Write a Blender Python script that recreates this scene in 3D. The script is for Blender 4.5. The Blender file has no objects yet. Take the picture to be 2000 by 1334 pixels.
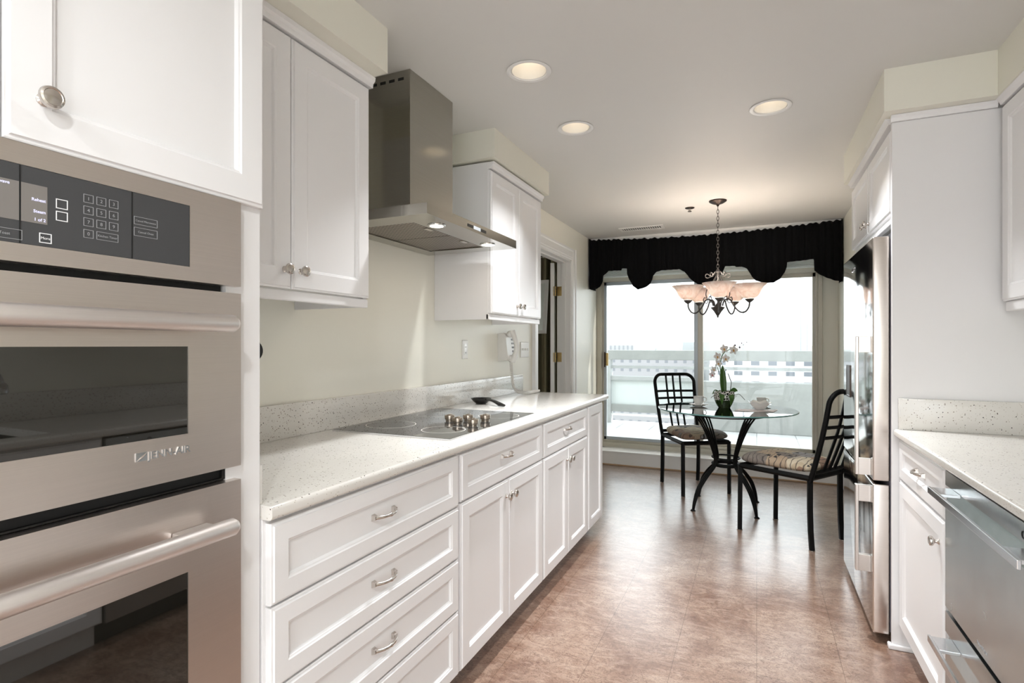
import bpy, bmesh, math, random
from mathutils import Vector, Matrix
random.seed(7)
PI = math.pi
SC = bpy.context.scene
COL = SC.collection

# ------------------------------------------------------------------ camera
F = 1064.0
YAW = math.atan(478.0 / F)
cam = bpy.data.cameras.new('camera')
camo = bpy.data.objects.new('camera', cam)
COL.objects.link(camo)
cam.sensor_width = 36.0
cam.lens = F / 2000.0 * 36.0
cam.shift_y = 7.0 / 2000.0
cam.clip_start = 0.02
cam.clip_end = 2000
camo.location = (0, 0, 1.262)
camo.rotation_euler = (PI / 2, 0, YAW)
SC.camera = camo

# ------------------------------------------------------------------ world, sun, exposure
SC.view_settings.view_transform = 'Standard'
SC.view_settings.look = 'None'
SC.view_settings.gamma = 1
SC.view_settings.exposure = 1.66
w = bpy.data.worlds.new('sky')
SC.world = w
w.use_nodes = True
bgn = w.node_tree.nodes['Background']
bgn.inputs['Color'].default_value = (0.91, 0.96, 1.0, 1)
bgn.inputs['Strength'].default_value = 1.24
sun = bpy.data.lights.new('sun', 'SUN')
sun.energy = 1.9
sun.angle = 0.01
sun.color = (1.0, 0.95, 0.87)
suno = bpy.data.objects.new('sun', sun)
COL.objects.link(suno)
suno.location = (6, 8, 6)
suno.rotation_euler = Vector((-0.85, -0.20, -0.42)).to_track_quat('-Z', 'Y').to_euler()
CAN_POWER = 5.0
FILL_POWER = 7.0

# ------------------------------------------------------------------ materials
def new_mat(name):
    m = bpy.data.materials.new(name)
    m.use_nodes = True
    return m, m.node_tree.nodes, m.node_tree.links, m.node_tree.nodes['Principled BSDF']

def pm(name, col, rough=0.5, metal=0.0, coat=0.0, emit=None, estr=0.0, trans=0.0, ior=None, spec=None, alpha=None):
    m, n, l, b = new_mat(name)
    b.inputs['Base Color'].default_value = (*col, 1)
    b.inputs['Roughness'].default_value = rough
    b.inputs['Metallic'].default_value = metal
    b.inputs['Coat Weight'].default_value = coat
    b.inputs['Coat Roughness'].default_value = 0.08
    if trans: b.inputs['Transmission Weight'].default_value = trans
    if ior: b.inputs['IOR'].default_value = ior
    if spec is not None: b.inputs['Specular IOR Level'].default_value = spec
    if emit:
        b.inputs['Emission Color'].default_value = (*emit, 1)
        b.inputs['Emission Strength'].default_value = estr
    return m

def texco(n, l, scale=(1, 1, 1), rot=(0, 0, 0)):
    t = n.new('ShaderNodeTexCoord'); mp = n.new('ShaderNodeMapping')
    mp.inputs['Scale'].default_value = scale
    mp.inputs['Rotation'].default_value = rot
    l.new(t.outputs['Object'], mp.inputs['Vector'])
    return mp.outputs['Vector']

def noise(n, l, vec, scale, detail=3, rough=0.5, dist=0.0):
    t = n.new('ShaderNodeTexNoise')
    t.inputs['Scale'].default_value = scale
    t.inputs['Detail'].default_value = detail
    t.inputs['Roughness'].default_value = rough
    t.inputs['Distortion'].default_value = dist
    if vec is not None: l.new(vec, t.inputs['Vector'])
    return t

def ramp(n, l, src, stops, interp='LINEAR'):
    r = n.new('ShaderNodeValToRGB')
    r.color_ramp.interpolation = interp
    e = r.color_ramp.elements
    while len(e) < len(stops): e.new(0.5)
    for i, (p, c) in enumerate(stops):
        e[i].position = p
        e[i].color = (*c, 1) if len(c) == 3 else c
    l.new(src, r.inputs['Fac'])
    return r.outputs['Color']

def mix(n, l, fac, a, b, mode='MIX'):
    m = n.new('ShaderNodeMix'); m.data_type = 'RGBA'; m.blend_type = mode
    if isinstance(fac, (int, float)): m.inputs[0].default_value = fac
    else: l.new(fac, m.inputs[0])
    for i, v in ((6, a), (7, b)):
        if isinstance(v, tuple): m.inputs[i].default_value = (*v, 1)
        else: l.new(v, m.inputs[i])
    return m.outputs[2]

def math_(n, l, op, a, b=None):
    m = n.new('ShaderNodeMath'); m.operation = op
    for i, v in enumerate((a, b)):
        if v is None: continue
        if isinstance(v, (int, float)): m.inputs[i].default_value = v
        else: l.new(v, m.inputs[i])
    return m.outputs[0]

def bump(n, l, b, h, strength, dist=0.002):
    bn = n.new('ShaderNodeBump')
    bn.inputs['Strength'].default_value = strength
    bn.inputs['Distance'].default_value = dist
    l.new(h, bn.inputs['Height'])
    l.new(bn.outputs['Normal'], b.inputs['Normal'])

def painted(name, col, rough, bump_s=0.05, scale=60, coat=0.0):
    m, n, l, b = new_mat(name)
    v = texco(n, l)
    t = noise(n, l, v, scale, 3)
    t2 = noise(n, l, v, 1.2, 2)
    c = ramp(n, l, t2.outputs['Fac'], [(0.3, tuple(x * 0.985 for x in col)), (0.7, col)])
    l.new(c, b.inputs['Base Color'])
    b.inputs['Roughness'].default_value = rough
    b.inputs['Coat Weight'].default_value = coat
    b.inputs['Coat Roughness'].default_value = 0.15
    bump(n, l, b, t.outputs['Fac'], bump_s, 0.001)
    return m

M = {}
M['white'] = painted('cabinet_white_paint', (0.84, 0.83, 0.83), 0.28, 0.03, 40)
M['trim'] = painted('trim_white_paint', (0.80, 0.79, 0.77), 0.35, 0.03, 40)
M['cream'] = painted('cream_wall_paint', (0.82, 0.80, 0.71), 0.38, 0.10, 180)
M['soffit'] = painted('cream_soffit_paint', (0.82, 0.80, 0.70), 0.45, 0.10, 180)
M['ceiling'] = painted('ceiling_paint', (0.69, 0.68, 0.655), 0.55, 0.05, 6)
M['porcelain'] = pm('white_porcelain', (0.82, 0.81, 0.78), 0.12, coat=0.4)
M['plastic'] = pm('white_plastic', (0.76, 0.74, 0.70), 0.3)
M['black'] = pm('black_enamel', (0.008, 0.008, 0.008), 0.25)
M['blackmatte'] = pm('black_void', (0.004, 0.004, 0.004), 0.7)
M['iron'] = pm('black_iron', (0.003, 0.0032, 0.0032), 0.5, spec=0.15)
M['pewter'] = pm('pewter_iron', (0.11, 0.10, 0.095), 0.4, 0.6)
M['bronze'] = pm('dark_bronze', (0.05, 0.035, 0.028), 0.35, 0.8)
M['nickel'] = pm('satin_nickel', (0.60, 0.56, 0.52), 0.22, 1.0)
M['chrome'] = pm('chrome', (0.75, 0.76, 0.78), 0.08, 1.0)
M['brass'] = pm('aged_brass', (0.50, 0.36, 0.16), 0.3, 1.0)
M['print'] = pm('grey_print', (0.33, 0.33, 0.34), 0.5)
M['printw'] = pm('white_print', (0.85, 0.85, 0.85), 0.5)
M['printl'] = pm('lilac_screen_text', (0.5, 0.5, 0.7), 0.5, emit=(0.6, 0.6, 0.9), estr=0.25)
M['glassblk'] = pm('dark_oven_glass', (0.010, 0.009, 0.007), 0.02, ior=1.85)
M['cpglass'] = pm('charcoal_panel_glass', (0.055, 0.056, 0.058), 0.18)
M['screen'] = pm('grey_screen', (0.20, 0.185, 0.17), 0.15)
M['cooktop'] = pm('ceramic_cooktop_glass', (0.020, 0.021, 0.022), 0.03, ior=1.8)
M['ring'] = pm('cooktop_ring_print', (0.60, 0.57, 0.53), 0.3)
M['frame'] = pm('champagne_aluminium', (0.46, 0.43, 0.36), 0.38, 0.3)
M['framegrey'] = pm('grey_aluminium', (0.42, 0.46, 0.49), 0.35, 0.3)
M['blind'] = pm('pale_blind_slats', (0.72, 0.76, 0.73), 0.45)
M['green'] = pm('leaf_green', (0.035, 0.10, 0.012), 0.3)
M['petal'] = pm('orchid_petal', (0.82, 0.80, 0.80), 0.45)
M['petalc'] = pm('orchid_throat', (0.62, 0.36, 0.12), 0.45)
M['petalp'] = pm('pink_throat', (0.55, 0.16, 0.16), 0.45)
M['bud'] = pm('dark_bud', (0.08, 0.07, 0.10), 0.5)
M['twig'] = pm('brown_twig', (0.05, 0.035, 0.02), 0.7)
M['bulb'] = pm('lamp_glow', (1, 1, 1), 0.5, emit=(1.0, 0.86, 0.68), estr=2.5)
M['canbulb'] = pm('can_lamp_glow', (1, 1, 1), 0.5, emit=(1.0, 0.88, 0.72), estr=0.9)
M['canin'] = pm('white_baffle', (0.85, 0.82, 0.76), 0.35)
M['hoodlamp'] = pm('hood_lamp_glow', (1, 1, 1), 0.5, emit=(1.0, 0.9, 0.75), estr=6.0)
M['napkin'] = pm('pink_white_napkin', (0.74, 0.66, 0.64), 0.8)
M['rubber'] = pm('black_rubber', (0.01, 0.01, 0.01), 0.6)
M['wood_edge'] = pm('cork_base_strip', (0.45, 0.30, 0.18), 0.5)

def steel(name, col, rough, stretch=(1, 1, 260), amt=0.1):
    m, n, l, b = new_mat(name)
    v = texco(n, l, stretch)
    t = noise(n, l, v, 3.0, 4, 0.6)
    c = ramp(n, l, t.outputs['Fac'], [(0.3, tuple(x * 0.94 for x in col)), (0.7, col)])
    l.new(c, b.inputs['Base Color'])
    r = math_(n, l, 'MULTIPLY_ADD', t.outputs['Fac'], amt)
    r.node.inputs[2].default_value = rough - amt / 2
    l.new(r, b.inputs['Roughness'])
    b.inputs['Metallic'].default_value = 1.0
    return m
M['steel'] = steel('brushed_steel_warm', (0.69, 0.63, 0.585), 0.30)
M['steelh'] = steel('satin_steel_handle', (0.80, 0.755, 0.73), 0.46)
M['steelhood'] = steel('hood_steel', (0.42, 0.405, 0.365), 0.13, (1, 1, 120), 0.04)
M['steelfr'] = steel('fridge_steel', (0.66, 0.65, 0.64), 0.10, (1, 1, 120), 0.04)
M['steeldw'] = steel('dishwasher_steel', (0.52, 0.55, 0.55), 0.24, (4, 4, 4), 0.16)
M['steelk'] = steel('knob_steel', (0.42, 0.36, 0.30), 0.28)
M['steelbar'] = steel('handle_bar_steel', (0.62, 0.63, 0.65), 0.2)

# quartz worktop with flecks
def quartz():
    m, n, l, b = new_mat('flecked_quartz')
    v = texco(n, l)
    base = (0.735, 0.71, 0.665)
    t = noise(n, l, v, 8, 3)
    c = ramp(n, l, t.outputs['Fac'], [(0.3, tuple(x * 0.96 for x in base)), (0.7, base)])
    def flecks(scale, size, keep, col, prev):
        vo = n.new('ShaderNodeTexVoronoi'); vo.inputs['Scale'].default_value = scale
        vo.inputs['Randomness'].default_value = 1.0
        l.new(v, vo.inputs['Vector'])
        nz = noise(n, l, v, scale * 2.2, 2)
        d = math_(n, l, 'ADD', vo.outputs['Distance'], math_(n, l, 'MULTIPLY', nz.outputs['Fac'], 0.22))
        near = math_(n, l, 'LESS_THAN', d, size + 0.11)
        sep = n.new('ShaderNodeSeparateColor'); l.new(vo.outputs['Color'], sep.inputs[0])
        k = math_(n, l, 'LESS_THAN', sep.outputs[0], keep)
        f = math_(n, l, 'MULTIPLY', near, k)
        return mix(n, l, f, prev, col)
    c = flecks(150, 0.22, 0.42, (0.50, 0.46, 0.40), c)
    c = flecks(110, 0.22, 0.26, (0.25, 0.21, 0.17), c)
    c = flecks(70, 0.15, 0.20, (0.035, 0.03, 0.03), c)
    c = flecks(95, 0.14, 0.10, (0.85, 0.84, 0.80), c)
    l.new(c, b.inputs['Base Color'])
    b.inputs['Roughness'].default_value = 0.13
    b.inputs['IOR'].default_value = 1.55
    return m
M['quartz'] = quartz()

# cork plank floor
def cork():
    m, n, l, b = new_mat('cork_floor')
    v = texco(n, l)
    vr = texco(n, l, (1, 1, 1), (0, 0, PI / 2))
    big = noise(n, l, v, 3.0, 4, 0.62, 1.4)
    c = ramp(n, l, big.outputs['Fac'], [(0.30, (0.175, 0.088, 0.056)), (0.44, (0.255, 0.155, 0.108)), (0.56, (0.320, 0.213, 0.155)), (0.72, (0.40, 0.295, 0.225))])
    def squiggle(vec, sc, wid, thr, amt, col, prev, dist=1.2):
        q = noise(n, l, vec, sc, 4, 0.6, dist)
        line = math_(n, l, 'LESS_THAN', math_(n, l, 'ABSOLUTE', math_(n, l, 'SUBTRACT', q.outputs['Fac'], 0.5)), wid)
        mk = noise(n, l, vec, sc * 0.55, 3, 0.6, 0.5)
        k = math_(n, l, 'MULTIPLY', line, math_(n, l, 'GREATER_THAN', mk.outputs['Fac'], thr))
        return mix(n, l, math_(n, l, 'MULTIPLY', k, amt), prev, col)
    gr = noise(n, l, v, 75, 5, 0.75, 0.6)
    gv = ramp(n, l, gr.outputs['Fac'], [(0.38, (0.80, 0.78, 0.76)), (0.60, (1.08, 1.08, 1.08))])
    c = mix(n, l, 1.0, c, gv, 'MULTIPLY')
    c = squiggle(texco(n, l, (1, 1.8, 1), (0, 0, 0.5)), 24, 0.018, 0.47, 0.70, (0.12, 0.06, 0.04), c)
    c = squiggle(texco(n, l, (1, 1.6, 1), (0, 0, -0.4)), 46, 0.026, 0.46, 0.60, (0.12, 0.06, 0.04), c)
    c = squiggle(texco(n, l, (1, 1.9, 1), (0, 0, 0.9)), 13, 0.012, 0.52, 0.80, (0.10, 0.035, 0.022), c, 2.2)
    wisp = noise(n, l, texco(n, l, (1, 2.4, 1), (0, 0, -0.5)), 4.5, 7, 0.68, 2.8)
    f3 = ramp(n, l, wisp.outputs['Fac'], [(0.50, (0, 0, 0)), (0.60, (1, 1, 1))])
    c = mix(n, l, math_(n, l, 'MULTIPLY', f3, 0.26), c, (0.52, 0.395, 0.31))
    br = n.new('ShaderNodeTexBrick')
    l.new(vr, br.inputs['Vector'])
    br.inputs['Scale'].default_value = 1.0
    br.inputs['Brick Width'].default_value = 0.915
    br.inputs['Row Height'].default_value = 0.305
    br.inputs['Mortar Size'].default_value = 0.0011
    br.inputs['Mortar Smooth'].default_value = 0.0
    br.inputs['Color1'].default_value = (0.93, 0.93, 0.94, 1)
    br.inputs['Color2'].default_value = (1.0, 0.99, 0.98, 1)
    br.inputs['Mortar'].default_value = (0.52, 0.46, 0.42, 1)
    c = mix(n, l, 1.0, c, br.outputs['Color'], 'MULTIPLY')
    l.new(c, b.inputs['Base Color'])
    b.inputs['Roughness'].default_value = 0.30
    b.inputs['Coat Weight'].default_value = 1.0
    b.inputs['Coat Roughness'].default_value = 0.24
    bump(n, l, b, gr.outputs['Fac'], 0.08, 0.001)
    return m
M['cork'] = cork()

def concrete(name, col):
    m, n, l, b = new_mat(name)
    v = texco(n, l)
    t = noise(n, l, v, 5, 6, 0.7)
    c = ramp(n, l, t.outputs['Fac'], [(0.3, tuple(x * 0.82 for x in col)), (0.7, col)])
    l.new(c, b.inputs['Base Color']); b.inputs['Roughness'].default_value = 0.85
    return m
M['concrete'] = concrete('grey_concrete', (0.33, 0.345, 0.335))
M['concretel'] = concrete('pale_concrete', (0.42, 0.44, 0.44))

def tiled():
    m, n, l, b = new_mat('balcony_tiles')
    br = n.new('ShaderNodeTexBrick'); l.new(texco(n, l), br.inputs['Vector'])
    br.offset = 0
    br.inputs['Scale'].default_value = 1
    br.inputs['Brick Width'].default_value = 0.45
    br.inputs['Row Height'].default_value = 0.9
    br.inputs['Mortar Size'].default_value = 0.006
    br.inputs['Color1'].default_value = (0.48, 0.49, 0.49, 1)
    br.inputs['Color2'].default_value = (0.50, 0.51, 0.51, 1)
    br.inputs['Mortar'].default_value = (0.25, 0.26, 0.26, 1)
    l.new(br.outputs['Color'], b.inputs['Base Color']); b.inputs['Roughness'].default_value = 0.6
    return m
M['tile'] = tiled()

def fabric_collage():
    m, n, l, b = new_mat('collage_print_fabric')
    v = texco(n, l, (1, 1, 0.6))
    vo = n.new('ShaderNodeTexVoronoi'); vo.distance = 'CHEBYCHEV'; vo.inputs['Scale'].default_value = 8.5
    l.new(v, vo.inputs['Vector'])
    sep = n.new('ShaderNodeSeparateColor'); l.new(vo.outputs['Color'], sep.inputs[0])
    c = ramp(n, l, sep.outputs[0], [(0.0, (0.19, 0.095, 0.05)), (0.22, (0.38, 0.30, 0.19)), (0.42, (0.17, 0.17, 0.175)), (0.58, (0.45, 0.38, 0.27)), (0.74, (0.10, 0.08, 0.07)), (0.84, (0.30, 0.21, 0.13))], 'CONSTANT')
    nz = noise(n, l, v, 30, 4, 0.6, 1.5)
    c = mix(n, l, math_(n, l, 'MULTIPLY', nz.outputs['Fac'], 0.35), c, (0.50, 0.45, 0.38))
    wv = n.new('ShaderNodeTexWave'); wv.inputs['Scale'].default_value = 9; wv.inputs['Distortion'].default_value = 9; wv.inputs['Detail'].default_value = 3
    l.new(v, wv.inputs['Vector'])
    f = ramp(n, l, wv.outputs['Fac'], [(0.04, (1, 1, 1)), (0.09, (0, 0, 0))])
    c = mix(n, l, math_(n, l, 'MULTIPLY', f, 0.8), c, (0.03, 0.025, 0.025))
    vb = n.new('ShaderNodeTexVoronoi'); vb.distance = 'CHEBYCHEV'; vb.inputs['Scale'].default_value = 28; l.new(v, vb.inputs['Vector'])
    s2 = n.new('ShaderNodeSeparateColor'); l.new(vb.outputs['Color'], s2.inputs[0])
    k = math_(n, l, 'MULTIPLY', math_(n, l, 'LESS_THAN', s2.outputs[1], 0.10), math_(n, l, 'LESS_THAN', vb.outputs['Distance'], 0.35))
    c = mix(n, l, k, c, (0.02, 0.02, 0.02))
    l.new(c, b.inputs['Base Color']); b.inputs['Roughness'].default_value = 0.85
    return m
M['fabric'] = fabric_collage()

def velvet():
    m, n, l, b = new_mat('black_velvet')
    b.inputs['Base Color'].default_value = (0.0035, 0.0035, 0.004, 1)
    b.inputs['Roughness'].default_value = 0.9
    b.inputs['Specular IOR Level'].default_value = 0.1
    b.inputs['Sheen Weight'].default_value = 0.02
    return m
M['velvet'] = velvet()

def curtain():
    m, n, l, b = new_mat('khaki_striped_curtain')
    wv = n.new('ShaderNodeTexWave'); wv.inputs['Scale'].default_value = 2.6
    l.new(texco(n, l), wv.inputs['Vector'])
    c = ramp(n, l, wv.outputs['Fac'], [(0.3, (0.11, 0.095, 0.055)), (0.6, (0.34, 0.31, 0.20))])
    l.new(c, b.inputs['Base Color']); b.inputs['Roughness'].default_value = 0.8
    return m
M['curtain'] = curtain()

def glass_pane(name, tint=(1, 1, 1), refl=1.0):
    m, n, l, b = new_mat(name)
    n.remove(b)
    out = n['Material Output']
    tr = n.new('ShaderNodeBsdfTransparent'); tr.inputs[0].default_value = (*tint, 1)
    gl = n.new('ShaderNodeBsdfGlossy'); gl.inputs['Roughness'].default_value = 0.01
    fr = n.new('ShaderNodeFresnel'); fr.inputs[0].default_value = 1.45
    mx = n.new('ShaderNodeMixShader')
    l.new(math_(n, l, 'MULTIPLY', fr.outputs[0], refl), mx.inputs[0])
    l.new(tr.outputs[0], mx.inputs[1]); l.new(gl.outputs[0], mx.inputs[2]); l.new(mx.outputs[0], out.inputs[0])
    return m
M['pane'] = glass_pane('window_glass', (0.97, 0.985, 0.98), 0.7)
M['tabletop'] = glass_pane('table_glass', (0.86, 0.95, 0.93), 1.5)
M['tabledge'] = pm('green_glass_edge', (0.16, 0.36, 0.34), 0.1, trans=0.3)

def shade_mat():
    m, n, l, b = new_mat('alabaster_glass')
    v = texco(n, l)
    t = noise(n, l, v, 14, 4, 0.6, 2.0)
    c = ramp(n, l, t.outputs['Fac'], [(0.35, (0.80, 0.68, 0.62)), (0.6, (0.92, 0.86, 0.82))])
    n.remove(b)
    out = n['Material Output']
    d = n.new('ShaderNodeBsdfDiffuse'); tl = n.new('ShaderNodeBsdfTranslucent'); g = n.new('ShaderNodeBsdfGlossy')
    g.inputs['Roughness'].default_value = 0.15
    l.new(c, d.inputs[0]); l.new(c, tl.inputs[0])
    a = n.new('ShaderNodeMixShader'); a.inputs[0].default_value = 0.22
    l.new(d.outputs[0], a.inputs[1]); l.new(tl.outputs[0], a.inputs[2])
    e = n.new('ShaderNodeMixShader'); e.inputs[0].default_value = 0.05
    l.new(a.outputs[0], e.inputs[1]); l.new(g.outputs[0], e.inputs[2]); l.new(e.outputs[0], out.inputs[0])
    return m
M['shade'] = shade_mat()

def pot_mat():
    m, n, l, b = new_mat('black_white_pot_glaze')
    ck = n.new('ShaderNodeTexVoronoi'); ck.inputs['Scale'].default_value = 60; ck.feature = 'DISTANCE_TO_EDGE'
    l.new(texco(n, l), ck.inputs['Vector'])
    c = ramp(n, l, ck.outputs['Distance'], [(0.10, (0.75, 0.74, 0.70)), (0.14, (0.012, 0.014, 0.012))])
    t = n.new('ShaderNodeTexCoord'); s = n.new('ShaderNodeSeparateXYZ'); l.new(t.outputs['Object'], s.inputs[0])
    f = math_(n, l, 'GREATER_THAN', s.outputs[2], 0.062)
    c = mix(n, l, f, (0.018, 0.035, 0.010), c)
    l.new(c, b.inputs['Base Color']); b.inputs['Roughness'].default_value = 0.12
    return m
M['pot'] = pot_mat()

def facade(name, wall, win, sx, sz, wf=0.45):
    m, n, l, b = new_mat(name)
    t = n.new('ShaderNodeTexCoord'); s = n.new('ShaderNodeSeparateXYZ'); l.new(t.outputs['Object'], s.inputs[0])
    def band(src, period, frac):
        fr = math_(n, l, 'FRACT', math_(n, l, 'DIVIDE', src, period))
        return math_(n, l, 'LESS_THAN', fr, frac)
    xy = math_(n, l, 'ADD', s.outputs[0], s.outputs[1])
    f = math_(n, l, 'MULTIPLY', band(xy, sx, wf), band(s.outputs[2], sz, 0.42))
    c = mix(n, l, f, wall, win)
    l.new(c, b.inputs['Base Color']); b.inputs['Roughness'].default_value = 0.8
    return m

def mesh_filter():
    m, n, l, b = new_mat('hood_filter_mesh')
    wv = n.new('ShaderNodeTexWave'); wv.bands_direction = 'X'; wv.inputs['Scale'].default_value = 17
    l.new(texco(n, l), wv.inputs['Vector'])
    wy = n.new('ShaderNodeTexWave'); wy.bands_direction = 'Y'; wy.inputs['Scale'].default_value = 17
    l.new(texco(n, l), wy.inputs['Vector'])
    f = math_(n, l, 'MAXIMUM', wv.outputs['Fac'], wy.outputs['Fac'])
    c = ramp(n, l, f, [(0.55, (0.035, 0.025, 0.018)), (0.95, (0.34, 0.29, 0.24))])
    l.new(c, b.inputs['Base Color']); b.inputs['Metallic'].default_value = 0.8; b.inputs['Roughness'].default_value = 0.35
    return m
M['filter'] = mesh_filter()

# ------------------------------------------------------------------ mesh helpers
class MB:
    def __init__(self): self.bm = bmesh.new()
    def box(self, x0, x1, y0, y1, z0, z1, bev=0.0, seg=2):
        b = self.bm
        vs = [b.verts.new(p) for p in ((x0, y0, z0), (x1, y0, z0), (x1, y1, z0), (x0, y1, z0), (x0, y0, z1), (x1, y0, z1), (x1, y1, z1), (x0, y1, z1))]
        fs = [b.faces.new([vs[i] for i in q]) for q in ((0, 3, 2, 1), (4, 5, 6, 7), (0, 1, 5, 4), (1, 2, 6, 5), (2, 3, 7, 6), (3, 0, 4, 7))]
        if bev > 0:
            es = list({e for f in fs for e in f.edges})
            bmesh.ops.bevel(b, geom=es, offset=bev, segments=seg, affect='EDGES', profile=0.5)
        return self
    def quad(self, *p):
        self.bm.faces.new([self.bm.verts.new(q) for q in p]); return self
    def prism(self, pts, axis, a, b_):
        """polygon pts (2D) extruded along axis between a and b"""
        def mk(p, t):
            return {'x': (t, p[0], p[1]), 'y': (p[0], t, p[1]), 'z': (p[0], p[1], t)}[axis]
        A = [self.bm.verts.new(mk(p, a)) for p in pts]; B = [self.bm.verts.new(mk(p, b_)) for p in pts]
        n = len(pts)
        for i in range(n):
            self.bm.faces.new((A[i], A[(i + 1) % n], B[(i + 1) % n], B[i]))
        self.bm.faces.new(A[::-1]); self.bm.faces.new(B)
        return self
    def lathe(self, prof, loc=(0, 0, 0), axis=(0, 0, 1), seg=24, cap0=True, cap1=True):
        """prof = [(r, h)] along axis"""
        q = Vector((0, 0, 1)).rotation_difference(Vector(axis)); L = Vector(loc); rings = []
        for r, h in prof:
            rings.append([self.bm.verts.new(L + q @ Vector((r * math.cos(2 * PI * i / seg), r * math.sin(2 * PI * i / seg), h))) for i in range(seg)])
        for a, b_ in zip(rings, rings[1:]):
            for i in range(seg):
                self.bm.faces.new((a[i], a[(i + 1) % seg], b_[(i + 1) % seg], b_[i]))
        if cap0: self.bm.faces.new(rings[0][::-1])
        if cap1: self.bm.faces.new(rings[-1])
        return self
    def tube(self, pts, r, seg=8, closed=False, flat=1.0):
        pts = [Vector(p) for p in pts]; n = len(pts); rings = []
        up = None
        for i, p in enumerate(pts):
            if closed: t = (pts[(i + 1) % n] - pts[i - 1])
            else: t = pts[min(i + 1, n - 1)] - pts[max(i - 1, 0)]
            t.normalize()
            if up is None:
                up = Vector((0, 0, 1)) if abs(t.z) < 0.9 else Vector((1, 0, 0))
            s = t.cross(up)
            if s.length < 1e-5: s = t.cross(Vector((0.3, 0.8, 0.5)))
            s.normalize(); up = s.cross(t).normalized()
            rr = r[i] if isinstance(r, (list, tuple)) else r
            rings.append([self.bm.verts.new(p + s * rr * math.cos(2 * PI * k / seg) + up * rr * flat * math.sin(2 * PI * k / seg)) for k in range(seg)])
        m = n if closed else n - 1
        for i in range(m):
            a, b_ = rings[i], rings[(i + 1) % n]
            for k in range(seg):
                self.bm.faces.new((a[k], a[(k + 1) % seg], b_[(k + 1) % seg], b_[k]))
        if not closed:
            self.bm.faces.new(rings[0][::-1]); self.bm.faces.new(rings[-1])
        return self
    def bar(self, pts, w_, seg=4):
        """square-section bar"""
        return self.tube(pts, w_ * 0.7071, 4)
    def sphere(self, c, r, sc=(1, 1, 1), seg=16, rot=None):
        mat = Matrix.Translation(c) @ (rot.to_matrix().to_4x4() if rot else Matrix()) @ Matrix.Diagonal((r * sc[0], r * sc[1], r * sc[2], 1))
        bmesh.ops.create_uvsphere(self.bm, u_segments=seg, v_segments=max(6, seg // 2), radius=1, matrix=mat)
        return self
    def grid(self, fn, nu, nv, closed_u=False):
        vs = [[self.bm.verts.new(fn(i / nu, j / nv)) for j in range(nv + 1)] for i in range(nu if closed_u else nu + 1)]
        for i in range(nu):
            for j in range(nv):
                a = vs[i]; b_ = vs[(i + 1) % len(vs)]
                self.bm.faces.new((a[j], b_[j], b_[j + 1], a[j + 1]))
        return self
    def loops(self, fr, u0, u1, v0, v1, prof, cap=True, back=True):
        """concentric rectangles: prof = [(inset, w)], fr(u,v,w)->xyz"""
        rs = []
        for ins, wv in prof:
            rs.append([self.bm.verts.new(fr(u, v, wv)) for u, v in ((u0 + ins, v0 + ins), (u1 - ins, v0 + ins), (u1 - ins, v1 - ins), (u0 + ins, v1 - ins))])
        for a, b_ in zip(rs, rs[1:]):
            for i in range(4):
                self.bm.faces.new((a[i], a[(i + 1) % 4], b_[(i + 1) % 4], b_[i]))
        if cap: self.bm.faces.new(rs[-1])
        if back: self.bm.faces.new(rs[0][::-1])
        return self
    def ringplate(self, fr, o, i_, w0, w1):
        """rectangular plate o=(u0,u1,v0,v1) with hole i_, between depth w0 and w1"""
        def c4(r, wv): return [self.bm.verts.new(fr(u, v, wv)) for u, v in ((r[0], r[2]), (r[1], r[2]), (r[1], r[3]), (r[0], r[3]))]
        O0, O1, I0, I1 = c4(o, w0), c4(o, w1), c4(i_, w0), c4(i_, w1)
        for A, B in ((O0, O1), (O1, I1), (I1, I0), (I0, O0)):
            for k in range(4): self.bm.faces.new((A[k], A[(k + 1) % 4], B[(k + 1) % 4], B[k]))
        return self
    def build(self, name, mat, parent=None, smooth=None, loc=None, keep=False):
        b = self.bm
        if not keep: bmesh.ops.recalc_face_normals(b, faces=b.faces)
        off = Vector(loc) if loc is not None else Vector((0, 0, 0))
        if parent is not None and loc is None and 'wbase' in parent:
            off = Vector(parent['wbase'])
        if off.length: bmesh.ops.translate(b, verts=b.verts, vec=-off)
        me = bpy.data.meshes.new(name)
        if smooth:
            for f in b.faces: f.smooth = True
            for e in b.edges:
                e.smooth = len(e.link_faces) != 2 or e.calc_face_angle(0) < smooth
        b.to_mesh(me); b.free()
        for mm in (mat if isinstance(mat, (list, tuple)) else [mat]): me.materials.append(mm)
        o = bpy.data.objects.new(name, me); COL.objects.link(o)
        if parent is not None:
            o.parent = parent
            if 'wbase' in parent: o['wbase'] = parent['wbase']
        elif loc is not None:
            o.location = loc
        return o

SM = math.radians(40)
def thing(name, label, cat, loc=(0, 0, 0), rz=0, group=None, local=False):
    o = bpy.data.objects.new(name, None); COL.objects.link(o)
    o.empty_display_size = 0.1
    o.location = loc; o.rotation_euler = (0, 0, rz)
    o['label'] = label; o['category'] = cat
    if group: o['group'] = group
    if not local: o['wbase'] = tuple(loc)
    return o
def tag(o, label, cat, group=None):
    o['label'] = label; o['category'] = cat
    if group: o['group'] = group
    return o
def struct(name, mb, mat, smooth=None):
    o = mb.build(name, mat, None, smooth); o['kind'] = 'structure'; return o
def copy_tree(o, parent=None):
    c = o.copy(); COL.objects.link(c); c.parent = parent
    for ch in list(o.children): copy_tree(ch, c)
    return c
def frL(x): return lambda u, v, wv: (x + wv, u, v)      # surface facing +X
def frR(x): return lambda u, v, wv: (x - wv, u, v)      # surface facing -X
def frN(y): return lambda u, v, wv: (u, y - wv, v)      # surface facing -Y

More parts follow.
